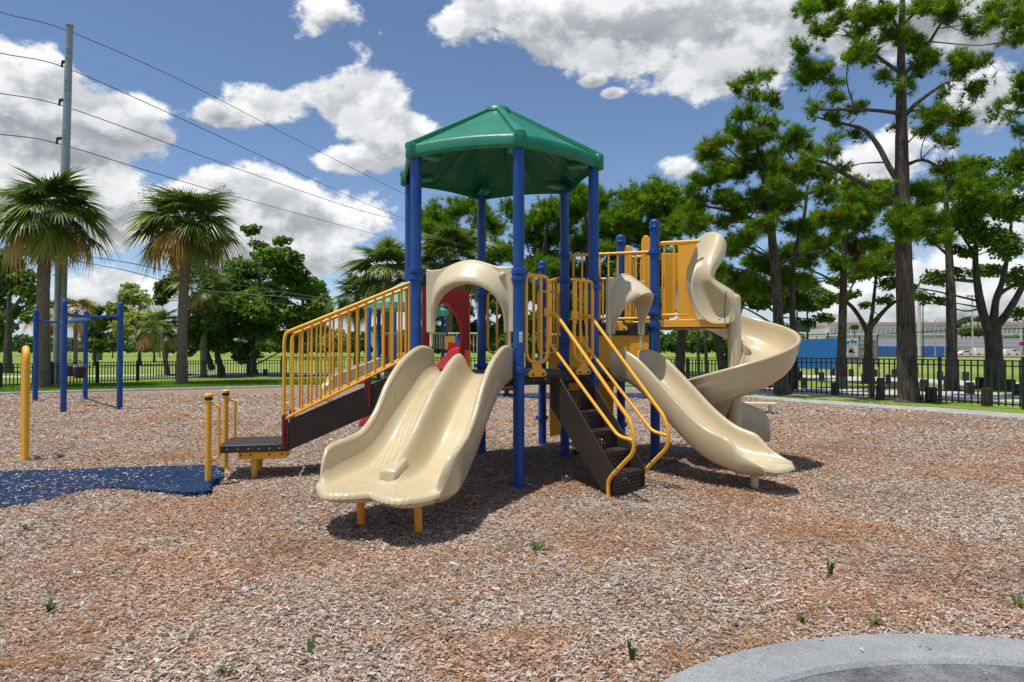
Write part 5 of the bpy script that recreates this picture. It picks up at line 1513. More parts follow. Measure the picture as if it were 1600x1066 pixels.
# ---- the large pines on the right
tree('pine_tree', 'tallest pine with a thick straight trunk just behind the right fence, crown leaving the picture', 'tree', 19.6,
     [(1421, 627, 34), (1418, 590, 29), (1416, 520, 27), (1413, 430, 25), (1410, 340, 23), (1409, 250, 20), (1408, 160, 15), (1408, 80, 11), (1410, 0, 8), (1413, -70, 5)],
     [[(1408, 325, 11), (1380, 306, 9, -.2), (1345, 285, 8, -.4), (1318, 271, 7, -.5), (1292, 255, 5, -.6), (1262, 247, 3, -.7)],
      [(1408, 290, 10), (1390, 262, 9, .2), (1372, 228, 8, .4), (1352, 204, 7, .5), (1325, 195, 5, .6), (1296, 189, 3, .7), (1266, 180, 2, .8)],
      [(1410, 185, 8), (1432, 162, 7, -.3), (1458, 142, 5, -.5), (1480, 128, 3, -.6)],
      [(1407, 177, 7), (1370, 173, 6, -.4), (1325, 171, 5, -.6), (1280, 172, 3, -.9)],
      [(1408, 115, 6), (1380, 95, 5, .3), (1350, 72, 4, .6), (1320, 48, 2.5, .9)],
      [(1410, 120, 6), (1440, 85, 5, .3), (1465, 45, 4, .5), (1485, 10, 2.5, .6)],
      [(1409, 262, 6), (1440, 250, 5, -.4), (1470, 262, 3, -.7)],
      [(1410, 60, 5), (1390, 20, 4, -.3), (1360, -20, 3, -.5)], [(1411, 40, 5), (1450, 0, 4, .3), (1500, -20, 3, .5)]],
     [(1258, 16, 20, 14), (1300, 4, 34, 18), (1284, 52, 26, 12), (1262, 98, 24, 17), (1292, 122, 30, 15), (1325, 88, 24, 15), (1352, 42, 26, 16), (1362, 84, 20, 18), (1308, 150, 18, 9),
      (1432, 66, 24, 22), (1442, 98, 18, 16), (1400, 50, 20, 14), (1385, 118, 16, 12), (1498, 106, 20, 22), (1530, 140, 14, 14), (1462, 178, 30, 14), (1510, 178, 24, 14), (1448, 205, 20, 8),
      (1335, 216, 15, 6), (1558, 26, 28, 18), (1592, 18, 14, 22), (1480, 16, 34, 16), (1525, 48, 18, 14), (1582, 62, 13, 11), (1440, 10, 22, 13), (1540, 96, 14, 10),
      (1270, 172, 14, 7), (1305, 188, 14, 6), (1340, 172, 16, 7), (1262, 246, 12, 8), (1480, 262, 14, 8), (1412, 190, 14, 12), (1408, 140, 14, 12), (1360, -30, 34, 20), (1420, -50, 34, 24), (1500, -30, 34, 20),
      (1405, 345, 26, 16, -1.0), (1432, 328, 20, 12, -.9), (1390, 318, 16, 10, .9), (1415, 372, 18, 9, -1.0), (1460, 345, 24, 11), (1440, 300, 20, 10), (1378, 300, 16, 8), (1320, 262, 14, 7), (1300, 215, 16, 7), (1470, 220, 18, 8), (1480, 145, 16, 9), (1420, 130, 14, 9), (1340, 20, 24, 12), (1380, 20, 20, 12)],
     BARK_P, 'pine', 6800, jit=1.3, twigs=4, flare=1.35, k=18, ln=.25, w=.0085)
tree('pine_tree', 'broad pine behind the spiral slide with two rough grey trunks close together', 'tree', 22.8,
     [(1222, 612, 26), (1219, 560, 19), (1216, 500, 16), (1213, 440, 15), (1207, 380, 13), (1202, 320, 10), (1190, 265, 7), (1180, 210, 5), (1172, 160, 3)],
     [[(1240, 608, 16, .5), (1240, 540, 12, .5), (1238, 470, 10, .5), (1242, 400, 8, .5), (1256, 340, 6, .5), (1262, 290, 4, .5)],
      [(1208, 370, 7), (1180, 345, 6), (1140, 330, 5), (1100, 322, 3)], [(1206, 340, 7), (1235, 312, 6), (1275, 298, 4)],
      [(1190, 265, 4), (1215, 235, 4), (1240, 215, 3)], [(1212, 420, 5), (1240, 402, 4), (1285, 392, 3)],
      [(1182, 215, 4), (1205, 190, 3.4), (1222, 225, 3), (1240, 250, 2)]],
     [(1172, 124, 13, 8), (1196, 122, 9, 7), (1152, 138, 13, 9), (1186, 146, 10, 9), (1204, 160, 14, 9), (1160, 178, 24, 13), (1205, 196, 24, 13), (1140, 204, 20, 12), (1180, 222, 32, 14), (1232, 216, 24, 16),
      (1110, 240, 22, 13), (1150, 255, 34, 18), (1205, 262, 32, 20), (1262, 268, 28, 16), (1098, 284, 24, 14), (1152, 305, 36, 18), (1225, 318, 34, 18), (1282, 306, 24, 15), (1088, 322, 24, 13), (1128, 346, 28, 14),
      (1250, 358, 24, 12), (1196, 352, 24, 11), (1290, 240, 14, 10), (1300, 275, 14, 10), (1076, 300, 12, 9), (1170, 375, 30, 14), (1120, 390, 30, 16), (1250, 230, 18, 10), (1090, 356, 26, 14), (1100, 412, 30, 15), (1150, 430, 32, 15), (1195, 416, 28, 14), (1180, 455, 26, 13), (1240, 440, 26, 12), (1130, 468, 26, 12), (1140, 270, 24, 12), (1210, 290, 26, 13), (1185, 330, 26, 13), (1130, 225, 20, 10)],
     BARK_P, 'pine', 9500, jit=1.8, twigs=3, k=17, ln=.25, w=.0095)
tree('pine_tree', 'slimmer pine between the twin-trunk pine and the tallest one', 'tree', 26.5,
     [(1314, 604, 17), (1315, 560, 14), (1317, 480, 12), (1319, 400, 10), (1322, 330, 7), (1330, 280, 4)],
     [[(1319, 410, 5), (1290, 385, 4), (1250, 372, 3)], [(1320, 380, 5), (1350, 350, 4), (1372, 320, 3)], [(1317, 450, 4), (1285, 430, 3), (1245, 415, 2)]],
     [(1328, 308, 34, 18), (1298, 342, 32, 16), (1350, 350, 30, 18), (1278, 384, 34, 14), (1330, 392, 30, 16), (1256, 410, 26, 14), (1370, 318, 22, 18), (1238, 396, 20, 15), (1222, 426, 20, 11),
      (1352, 290, 22, 12), (1298, 410, 22, 11), (1212, 400, 16, 10), (1256, 442, 20, 9), (1180, 412, 22, 12), (1160, 440, 24, 14), (1345, 420, 24, 11), (1362, 375, 22, 12), (1310, 372, 26, 12), (1285, 345, 22, 12), (1385, 300, 22, 14), (1400, 400, 18, 12)],
     BARK_P, 'pine', 6000, jit=1.8, twigs=3, k=16, ln=.28, w=.011)
tree('pine_tree', 'dark straight pine right of the tallest trunk, in front of the ball field', 'tree', 25.2,
     [(1488, 597, 19), (1487, 540, 15), (1486, 470, 14), (1483, 400, 11), (1479, 340, 8), (1478, 280, 5)],
     [[(1483, 400, 5), (1450, 372, 4), (1425, 352, 3)], [(1481, 370, 5), (1515, 340, 4), (1545, 310, 3)]],
     [(1468, 298, 36, 18), (1515, 292, 30, 18), (1448, 332, 32, 18), (1498, 338, 34, 18), (1430, 368, 24, 14), (1472, 372, 24, 12), (1440, 300, 22, 14), (1545, 316, 22, 14), (1500, 262, 24, 12)],
     BARK_P, 'pine', 3800, jit=1.6, twigs=3, k=16, ln=.27, w=.010)
tree('oak_tree', 'dark forked oak standing before the ball field at the far right, trunk splitting low', 'tree', 25.8,
     [(1554, 601, 30), (1554, 570, 24), (1552, 530, 24), (1550, 510, 22)],
     [[(1547, 520, 16), (1536, 490, 13), (1528, 450, 11), (1524, 400, 8), (1530, 340, 6), (1536, 290, 4)], [(1554, 512, 15), (1572, 492, 12), (1590, 462, 10), (1612, 420, 8), (1640, 380, 5)],
      [(1552, 510, 13), (1556, 470, 10), (1566, 440, 8), (1574, 400, 6), (1580, 350, 4)], [(1550, 500, 8), (1562, 460, 7), (1600, 440, 5)],
      [(1526, 440, 6), (1500, 438, 5), (1470, 436, 3), (1446, 444, 2)], [(1524, 400, 5), (1505, 370, 4), (1490, 345, 2)]],
     [(1520, 372, 34, 24), (1568, 380, 34, 30), (1540, 425, 28, 14), (1590, 435, 22, 20), (1568, 322, 38, 26), (1530, 262, 30, 16), (1588, 262, 26, 20), (1495, 425, 18, 10), (1462, 432, 24, 13), (1445, 466, 15, 12),
      (1594, 488, 14, 12), (1470, 470, 14, 8), (1560, 285, 26, 16), (1592, 320, 20, 20), (1515, 320, 24, 16), (1420, 448, 14, 8), (1500, 395, 18, 12)],
     BARK_O, 'leaf', 12500, jit=1.5, twigs=5, size=.085, shell=.95)
tree('oak_tree', 'small thin-leaved oak with a low fork, left of the tallest pine trunk', 'tree', 30.5,
     [(1357, 590, 18), (1357, 560, 13), (1357, 530, 12), (1357, 514, 12)],
     [[(1355, 518, 9), (1342, 494, 7), (1325, 474, 6), (1300, 464, 4.5), (1270, 452, 3)], [(1358, 515, 8), (1363, 488, 6), (1366, 460, 5), (1370, 420, 3)], [(1360, 512, 9), (1374, 494, 7), (1392, 476, 5.5), (1416, 462, 4), (1440, 440, 2.5)],
      [(1322, 472, 4), (1330, 450, 3), (1345, 425, 2)]],
     [(1370, 418, 34, 17), (1338, 430, 26, 13), (1400, 440, 24, 13), (1292, 470, 22, 12), (1378, 390, 26, 12), (1330, 460, 20, 9), (1268, 452, 20, 10), (1425, 462, 18, 9), (1350, 478, 12, 7), (1380, 470, 14, 8), (1310, 440, 18, 9)],
     BARK_O, 'leaf', 7500, jit=1.2, twigs=5, size=.085, shell=.95)
tree('oak_tree', 'dark low-branched oak over the blue windscreen beside the spiral slide', 'tree', 34.0,
     [(1206, 592, 14), (1208, 540, 11), (1214, 490, 9), (1222, 460, 6)], [[(1212, 500, 6), (1240, 478, 5), (1270, 480, 3)]],
     [(1268, 480, 30, 12), (1290, 498, 18, 8), (1250, 462, 30, 13), (1225, 478, 26, 15), (1285, 460, 20, 10), (1212, 450, 26, 14), (1258, 505, 14, 8), (1190, 470, 24, 16), (1180, 440, 24, 14), (1240, 440, 22, 10)],
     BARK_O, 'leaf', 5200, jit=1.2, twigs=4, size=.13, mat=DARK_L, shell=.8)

tree('pine_tree', 'pine standing outside the picture whose twigs reach in at the right edge', 'tree', 21.0,
     [(1700, 618, 26), (1700, 480, 22), (1698, 300, 17), (1692, 150, 12), (1690, 40, 8)], [[(1696, 250, 7), (1650, 205, 5), (1610, 180, 4), (1570, 172, 2.5)], [(1697, 330, 7), (1640, 270, 5), (1600, 245, 3)], [(1693, 170, 6), (1640, 110, 5), (1600, 60, 3)]],
     [(1590, 155, 18, 10), (1572, 182, 18, 9), (1596, 205, 16, 10), (1590, 250, 18, 10), (1600, 290, 20, 12), (1592, 60, 18, 14), (1600, 20, 20, 16), (1640, 120, 40, 24), (1660, 200, 40, 26), (1680, 60, 44, 30), (1670, 290, 44, 26), (1562, 168, 10, 6)],
     BARK_P, 'pine', 1900, jit=1.2, twigs=4, k=18, ln=.25, w=.0085)

# ---- the belt of trees behind the structure
def belt(label, Y, trunk, clumps, kind, n, cat='tree', nm='pine_tree', grp='trees behind the play structure', **kw):
    return tree(nm, label, cat, Y, trunk, kw.pop('limbs', []), clumps, kw.pop('bk', BARK_P), kind, n, grp, **kw)
belt('round-topped pine seen under the left side of the green roof', 44, [(728, 580, 11), (729, 480, 9), (733, 410, 8), (738, 360, 6), (745, 330, 3)],
     [(690, 342, 30, 18), (722, 326, 28, 14), (752, 344, 24, 16), (668, 352, 18, 12), (742, 378, 24, 15), (700, 372, 28, 13), (772, 362, 16, 14), (682, 396, 20, 10), (760, 410, 20, 14), (780, 390, 16, 12)],
     'pine', 2600, jit=2.2, k=14, ln=.46, w=.022, twigs=3, brown=.0)
belt('bushy bright pine seen between the roof posts right of the centre post', 43, [(846, 582, 13), (846, 480, 11), (850, 400, 9), (856, 340, 5)],
     [(832, 340, 28, 20), (866, 326, 26, 18), (820, 372, 22, 16), (852, 376, 30, 18), (882, 356, 20, 16), (838, 416, 28, 16), (868, 420, 26, 16), (824, 452, 24, 18), (862, 466, 26, 18), (800, 330, 20, 14), (795, 400, 18, 14)],
     'pine', 3000, jit=2.2, k=14, ln=.46, w=.022, twigs=3, brown=.0)
belt('tall light-crowned pine beside the right roof post', 41, [(920, 582, 12), (920, 480, 10), (918, 400, 8), (914, 330, 5), (910, 290, 3)],
     [(905, 302, 28, 22), (935, 320, 26, 20), (892, 338, 24, 18), (930, 360, 26, 18), (902, 382, 24, 16), (948, 392, 20, 16), (925, 425, 24, 18), (955, 350, 18, 14)],
     'pine', 2500, jit=2.0, k=14, ln=.42, w=.02, twigs=4, brown=.0)
belt('wide dark pine behind the high platform', 40, [(1008, 582, 13), (1008, 480, 11), (1012, 400, 9), (1018, 320, 5)],
     [(1000, 310, 30, 18), (1034, 296, 28, 16), (986, 342, 28, 18), (1030, 336, 32, 20), (962, 338, 24, 16), (1058, 322, 22, 18), (970, 372, 26, 16), (1015, 372, 34, 18), (1055, 362, 26, 20), (1072, 345, 16, 16)],
     'pine', 3800, jit=2.0, k=14, ln=.42, w=.021, twigs=3, brown=.0)
for (lb, x, Y, cls, n, tr) in (
    ('dense dark broadleaf tree behind the high platform, trunk showing below the deck', 1066, 36, [(1040, 402, 34, 26), (1082, 398, 36, 26), (1112, 424, 30, 24), (1062, 440, 36, 24), (1130, 452, 26, 20), (1095, 470, 34, 20), (1040, 470, 30, 20), (1150, 470, 22, 16)], 9000, [(1062, 592, 16), (1064, 540, 14), (1068, 500, 12), (1075, 440, 7)]),
    ('dense broadleaf tree filling the gap left of the centre post, behind the tan arch', 716, 47, [(690, 440, 40, 26), (740, 430, 40, 28), (672, 480, 34, 24), (716, 486, 40, 22), (764, 470, 34, 26), (700, 520, 40, 20), (750, 515, 36, 20), (660, 520, 30, 18)], 9000, [(716, 580, 12), (716, 540, 10), (718, 500, 8)]),
    ('dense broadleaf tree between the right roof posts, behind the yellow pickets', 896, 46, [(880, 420, 40, 26), (920, 440, 40, 26), (862, 450, 34, 24), (900, 480, 40, 22), (850, 400, 30, 20), (945, 470, 30, 22), (890, 520, 36, 18)], 9000, [(896, 580, 12), (896, 540, 10), (898, 500, 8)]),
    ('dense broadleaf tree behind the yellow hand-hold panels of the high platform', 1018, 46, [(1000, 410, 38, 26), (1036, 420, 38, 26), (980, 440, 34, 24), (1020, 460, 40, 22), (1060, 470, 34, 22), (975, 400, 26, 18), (1010, 500, 36, 18)], 9000, [(1018, 580, 12), (1018, 540, 10), (1018, 500, 8)]),
    ('dark tree with a leaning double trunk seen under the spiral slide platform', 1130, 33, [(1110, 470, 30, 18), (1150, 462, 26, 18), (1130, 440, 30, 16), (1165, 440, 26, 18), (1185, 462, 22, 14), (1090, 485, 24, 12)], 5000, [(1130, 594, 15), (1126, 560, 12), (1118, 520, 11), (1108, 480, 7)]),
    ('dense dark broadleaf tree behind the right roof post and stairs', 950, 38, [(930, 470, 34, 24), (968, 450, 34, 26), (905, 500, 28, 20), (950, 510, 36, 20), (990, 480, 30, 22), (1000, 520, 28, 18), (880, 470, 26, 22), (960, 420, 30, 20)], 9000, [(952, 588, 13), (952, 540, 11), (955, 500, 9)]),
    ('dense dark broadleaf tree seen between centre post and stairs', 830, 40, [(800, 480, 26, 20), (832, 500, 32, 20), (862, 510, 28, 18), (812, 530, 30, 16), (852, 540, 30, 14), (790, 510, 22, 16)], 6500, [(826, 586, 12), (826, 540, 10), (828, 510, 8)])):
    lim = [[(1126, 590, 13, .3), (1140, 550, 11, .3), (1150, 510, 9, .3), (1160, 470, 6, .3)]] if 'leaning' in lb else []
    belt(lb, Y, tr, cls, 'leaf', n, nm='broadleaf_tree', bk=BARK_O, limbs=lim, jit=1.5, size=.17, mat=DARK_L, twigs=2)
for (x, lb) in ((1092, 'thin dark trunk under the high deck, left of a pair'), (1104, 'thin dark trunk under the high deck, right of a pair')):
    belt('young pine, ' + lb, 31, [(x, 596, 5.5), (x - 1, 540, 5), (x, 490, 4), (x + 1, 450, 3)], [(x - 4, 440, 18, 12), (x + 6, 420, 16, 12), (x, 465, 14, 8)], 'pine', 220, jit=.8, k=12, ln=.32, w=.018)

# ---- trees of the left half
tree('oak_tree', 'big dark dense oak left of the ramp, its trunk beyond the grey road', 'tree', 41,
     [(394, 576, 15), (393, 550, 12), (394, 520, 12), (398, 490, 9), (405, 450, 6)], [[(396, 510, 8), (370, 480, 7), (345, 455, 5)], [(398, 500, 8), (430, 470, 7), (465, 450, 4)]],
     [(382, 420, 44, 24), (430, 405, 40, 22), (350, 446, 38, 24), (455, 436, 42, 26), (400, 450, 50, 24), (482, 462, 30, 24), (372, 484, 46, 24), (430, 484, 46, 24), (470, 498, 34, 24), (340, 490, 26, 22), (400, 510, 46, 18), (390, 362, 15, 10), (440, 378, 18, 9), (410, 384, 20, 10), (500, 478, 20, 22), (460, 530, 30, 14), (350, 516, 26, 16)],
     BARK_O, 'leaf', 26000, jit=2.6, size=.17, twigs=3)
tree('oak_tree', 'dark oak with two curved leaning trunks just right of the second palm', 'tree', 38.5,
     [(346, 578, 11), (341, 562, 9), (338, 540, 8), (334, 510, 7), (330, 480, 5)], [[(332, 578, 10), (326, 560, 9), (320, 540, 7), (312, 510, 5)], [(334, 505, 5), (300, 470, 4), (272, 448, 2.5)]],
     [(322, 500, 32, 20), (340, 524, 34, 16), (302, 520, 24, 16), (356, 500, 26, 18), (318, 470, 28, 16), (268, 446, 22, 16), (286, 430, 18, 12), (252, 470, 12, 10), (300, 545, 14, 12), (350, 540, 24, 10)],
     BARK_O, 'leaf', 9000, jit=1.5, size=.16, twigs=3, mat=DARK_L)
tree('oak_tree', 'dark oak cut by the left edge of the picture', 'tree', 44,
     [(12, 562, 12), (13, 530, 10), (14, 500, 9), (14, 460, 6)], [[(14, 490, 6), (36, 462, 5), (50, 440, 3)]],
     [(8, 412, 34, 20), (34, 432, 24, 18), (0, 450, 40, 22), (40, 458, 20, 16), (20, 486, 36, 18), (-20, 480, 34, 24), (6, 516, 30, 14), (46, 490, 14, 12), (-30, 430, 34, 26), (18, 396, 20, 10), (-8, 535, 20, 10)],
     BARK_O, 'leaf', 13000, jit=2.0, size=.18, twigs=3)
def far_tree(label, Y, x, yb, w, clumps, n, size, mat, nm='broadleaf_tree', cat='tree', grp=None):
    return tree(nm, label, cat, Y, [(x, yb, w), (x, yb - 12, w * .8), (x + .5, yb - 28, w * .6)], [], clumps, BARK_O, 'leaf', n, grp, jit=2.0, size=size, mat=mat, twigs=1)
far_tree('yellow-green tree in bloom on the lawn between the swing frame and the second palm', 66, 218, 571, 7, [(212, 466, 22, 14), (190, 488, 30, 15), (232, 498, 30, 18), (170, 505, 22, 14), (212, 512, 38, 14), (248, 516, 20, 14), (188, 526, 26, 10), (238, 530, 24, 8), (206, 450, 14, 8)], 5200, .26, LIME_L)
far_tree('smaller yellow-green tree right behind the flowering one', 82, 241, 566, 4, [(250, 520, 18, 10), (262, 510, 14, 9), (240, 530, 18, 7)], 1300, .26, LIME_L)
far_tree('round grey-green shrub by the foot of the big oak', 40, 386, 586, 3, [(384, 548, 16, 13), (372, 556, 12, 10), (398, 556, 12, 9), (386, 564, 18, 7)], 1800, .12, FAR_L, 'shrub', 'shrub')
far_tree('pale green bush under the tree at the left edge', 74, 36, 566, 3, [(36, 536, 16, 10), (22, 542, 14, 8), (48, 544, 10, 7)], 1200, .24, FAR_L, 'shrub', 'shrub')
far_tree('dark cedar-like tree behind the blue swing posts', 64, 148, 573, 5, [(150, 505, 15, 14), (146, 522, 16, 14), (152, 540, 14, 12), (150, 488, 12, 12)], 2600, .24, DARK_L)
for i, (x, Y, w, h, lb, mt) in enumerate(((100, 120, 20, 10, 'small distant tree far over the lawn, left of the swing posts', FAR_L), (176, 130, 18, 8, 'low distant tree on the lawn right of the rear swing post', FAR_L),
        (262, 125, 18, 10, 'distant dark tree on the lawn directly left of the second palm trunk', DARK_L), (250, 140, 14, 7, 'faint distant tree behind the flowering tree', FAR_L), (480, 110, 24, 12, 'distant tree at the right foot of the big oak', FAR_L), (525, 60, 26, 22, 'pale olive bushy tree behind the upper ramp railing', LIME_L))):
    far_tree(lb, Y, x, 547 + 1566 / Y, 2, [(x, 538 - h * .4, w * .8, h * .7), (x - w * .5, 542 - h * .2, w * .6, h * .55), (x + w * .5, 541 - h * .2, w * .6, h * .55)], 1100, .34 if mt is not LIME_L else .22, mt)

# ---- palms
def frond_mesh(i, yellow, droop, blades=34, flen=.98, pet=1.12):
    """one fan leaf: arched stalk, then pleated leaflets that split and droop at their tips"""
    V = []; Fq = []; A = []
    def strip(pts, ws, nrm, vs):
        o = len(V)
        for p, w, v in zip(pts, ws, vs):
            V.append(tuple(p - nrm * w)); V.append(tuple(p + nrm * w)); A.extend([v, v])
        for k in range(len(pts) - 1): Fq.append((o + 2 * k, o + 2 * k + 1, o + 2 * k + 3, o + 2 * k + 2))
    r = random.Random(i)
    st = [Vector((pet * t, 0, .10 * math.sin(t * math.pi) * (1 - droop))) for t in (0, .25, .5, .75, 1)]
    for nv in (Vector((0, 1, 0)), Vector((0, 0, 1))): strip(st, [.022, .018, .015, .013, .012], nv, [.55] * 5)
    hub = st[-1]; rib = Vector((1, 0, -.15 - 1.1 * droop)).normalized(); rup = Vector((-rib.z, 0, rib.x)) * -1 if rib.x < 0 else Vector((-rib.z, 0, rib.x))
    for k in range(blades):
        f = (k + .5) / blades * 2 - 1
        ang = f * R(128); root = hub + rib * (.34 * (1 - abs(f)) ** 1.2)
        fold = .20 * (1 if k % 2 else -1) * .2
        dirv = (rib * math.cos(ang) + Vector((0, math.sin(ang), 0)) + rup * (.22 * abs(f) + r.uniform(-.14, .14))).normalized()
        L_ = flen * (.78 + .22 * math.cos(ang)) * r.uniform(.88, 1.08)
        side = Vector((-math.sin(ang), math.cos(ang), fold * 3)).normalized()
        pts = []; n = 5; sag = (.26 + .5 * droop) * r.uniform(.6, 1.4)
        for j in range(n + 1):
            t = j / n; pts.append(root + dirv * L_ * t + Vector((0, 0, -sag * t ** 2.6)))
        y0 = yellow + r.uniform(-.09, .09)
        strip(pts, [.018, .042, .042, .031, .016, .002], side, [max(0, min(1, y0 - .06 + .42 * yellow * t + (.12 if t > .7 else 0))) for t in (0, .2, .4, .6, .8, 1)])
    me = bpy.data.meshes.new('frond'); me.from_pydata(V, [], Fq); a = me.attributes.new('var', 'FLOAT', 'POINT'); a.data.foreach_set('value', A)
    me.materials.append(PALM_L); me.shade_smooth(); return me
FR_G = [frond_mesh(i, .12 + .14 * (i % 3), .25 + .13 * i) for i in range(4)]
FR_M = [frond_mesh(10 + i, .48, .6 + .15 * i) for i in range(3)]
FR_Y = [frond_mesh(20 + i, .72 + .1 * i, .8 + .1 * i) for i in range(3)]
def palm(label, Y, tr, crown, n, sc, seed, group=None, yfrac=.3, simple=False):
    P, W_ = ptube(tr, Y); g = empty('palm_tree', up(P[0], 0), label, 'palm', group); r = random.Random(seed)
    mb = MB(); sp = smooth_path([up(P[0], -.1)] + P, 10); ws = []
    W2 = [W_[0] * 1.25] + W_
    for i in range(len(sp)):
        t = i / (len(sp) - 1) * (len(W2) - 1); k = min(int(t), len(W2) - 2); w = W2[k] + (W2[k + 1] - W2[k]) * (t - k)
        ws.append(w * (1 + (.05 if i % 2 else -.02) + r.uniform(-.03, .03)))
    mb.tube(sp, ws, 14); mb.build('trunk', BARK_S, g, smooth=25)
    c = at(crown[0], crown[1], Y)
    if not simple:                                # old leaf bases under the crown
        for k in range(26):
            a = r.uniform(0, 6.28); z = r.uniform(-.75, -.05); e = Vector((math.cos(a), math.sin(a), 0)); b0 = up(c, c.z + z) + e * W_[-1] * .8
            MB().tube([b0, b0 + e * .12 + Vector((0, 0, .14)), b0 + e * .17 + Vector((0, 0, .32))], [.05, .04, .015], 5).build('leaf_base', BARK_S, g, smooth=40)
    for k in range(n):
        t = (k + .5) / n
        el = R(82) - t * R(112) + r.uniform(-.24, .24); az = k * 2.399963 + r.uniform(-.25, .25)
        bank = FR_Y if t > 1 - yfrac * 1.1 and r.random() < .5 else FR_M if t > 1 - yfrac * 2.0 and r.random() < .6 else FR_G
        s_ = sc * r.uniform(.74, 1.12) * (.82 + .18 * math.sin(t * 3.1))
        inst('frond', bank[r.randrange(len(bank))], up(c, c.z - .45 * t), g, (r.uniform(-.35, .35), -el, az), (s_, s_, s_))
    return g
palm('sabal palm before the utility pole at the left, thick trunk and drooping fan leaves', 27.6, [(68, 604, 20), (67, 560, 18), (67, 500, 18), (68, 440, 18), (72, 385, 19), (77, 350, 20)], (78, 340), 74, 1.12, 3, yfrac=.16)
gB = palm('sabal palm left of the ramp with slightly leaning trunk and orange lower leaves', 30.3, [(284, 599, 18), (284, 570, 16), (285, 520, 14.5), (287, 460, 14), (290, 410, 14), (293, 365, 16)], (294, 355), 76, 1.18, 5, yfrac=.28)
palm('shaggy sabal palm hidden behind the left roof posts, crown above the ramp rail', 33, [(606, 590, 12), (606, 520, 11), (606, 430, 11)], (606, 425), 60, 1.0, 8, 'shaggy palms behind the play structure', .05, True)
palm('pale shaggy palm whose fronds show left of the tan arch', 34, [(702, 590, 12), (702, 520, 11), (704, 410, 11)], (704, 408), 66, 1.15, 9, 'shaggy palms behind the play structure', .12, True)
palm('lower sabal palm just above the middle of the ramp railing', 35, [(558, 588, 10), (558, 520, 9), (558, 462, 9)], (558, 460), 50, .78, 11, 'shaggy palms behind the play structure', .05, True)
palm('half-hidden sabal palm whose crown shows right behind the second palm trunk', 37, [(318, 584, 10), (318, 520, 9), (318, 446, 9)], (318, 446), 30, .85, 12, None, .1, True)
palm('small far palm with tan dead skirt between the blue swing posts', 58, [(118, 574, 6), (118, 540, 6), (118, 490, 6)], (120, 488), 30, 1.0, 13, 'far palms on the lawn', .75, True)
palm('small far palm half hidden behind the first palm trunk', 60, [(76, 573, 6), (76, 540, 6), (76, 492, 6)], (77, 492), 30, .95, 14, 'far palms on the lawn', .6, True)
palm('low leaning palm with hanging fronds left of the second palm trunk', 40, [(262, 586, 8), (258, 560, 7), (254, 520, 7)], (254, 512), 26, .75, 15, None, .2, True)
# dry flower sprays beside the crown of the second palm
def sprays(g, c, Y, lst):
    mb = MB(); r = random.Random(4)
    for (x, y) in lst:
        e = at(x, y, Y + r.uniform(-.6, .6)); m_ = c.lerp(e, .55) + Vector((0, 0, .35)); path = smooth_path([c, m_, e], 5); mb.tube(path, [.012 - .0007 * i for i in range(len(path))], 4)
        for k in range(34):
            b = path[r.randrange(5, len(path))]; q = b + Vector((r.uniform(-.3, .3), r.uniform(-.3, .3), r.uniform(-.34, .12))); mb.tube([b, b.lerp(q, .5) + Vector((0, 0, .04)), q], .0045, 3)
    mb.build('flower_stalk', plain('dry_stalk', (.20, .15, .10), .9), g)['kind'] = 'stuff'
sprays(gB, at(294, 350, 30.3), 30.3, [(212, 300), (222, 296), (205, 318), (362, 296), (352, 290), (372, 312), (228, 310)])

# ---- far treeline, one mass
def treeline(name, x0, x1, Y, hb, n, size, mat):
    cl = []
    x = x0
    while x < x1:
        h = hb * rng.uniform(.5, 1.25); w = rng.uniform(12, 30)
        cl.append((at(x, 548 - h * .55, Y + rng.uniform(-8, 8)), (w * Y / F_PX, 4, h * .6 * Y / F_PX))); x += w * .8
    o = leaves(name, cl, n, None, size, mat); tag(o, kind='stuff')
treeline('distant_treeline', -300, 760, 170, 17, 15000, .8, FAR_L)
treeline('distant_treeline', 420, 1240, 130, 30, 16000, .7, DARK_L)
treeline('distant_treeline', 1560, 2100, 210, 17, 6000, 1.0, FAR_L)

# ---- weeds in the mulch
WEEDM = leaf('weed_leaf', [(0, (.03, .05, .012)), (.5, (.07, .12, .018)), (1, (.16, .17, .05))], .25, .6, .3)
def weed(px, py, h, n, lb, wide=.5, col_=.5):
    p = gnd(px, py); p.z = float(bed_height(np.array(p.x), np.array(p.y))) - .006; V = []; A = []; 
    for k in range(n):
        a = rng.uniform(0, 6.28); L_ = h * rng.uniform(.6, 1.1); e = np.array([math.cos(a), math.sin(a), 0]); s_ = np.array([-e[1], e[0], 0]) * .006 * (1 + 6 * wide * h)
        b = np.array(p) + e * .008; m_ = b + e * L_ * wide * .45 + np.array([0, 0, L_ * .65]); t = b + e * L_ * wide + np.array([0, 0, L_ * (1 - .5 * wide)])
        V += [b - s_ * .6, b + s_ * .6, m_ + s_, m_ - s_, t + s_ * .1, t - s_ * .1]; cc_ = min(1, max(0, col_ + rng.normal(0, .2))); A += [cc_] * 6
    n6 = np.arange(n)[:, None] * 6
    f = (n6 + np.array([[0, 1, 2, 3, 3, 2, 4, 5]])).reshape(-1)
    o = np_mesh('weed', np.array(V), 4, f, WEEDM, A); tag(o, lb, 'weed', 'weeds growing in the mulch')
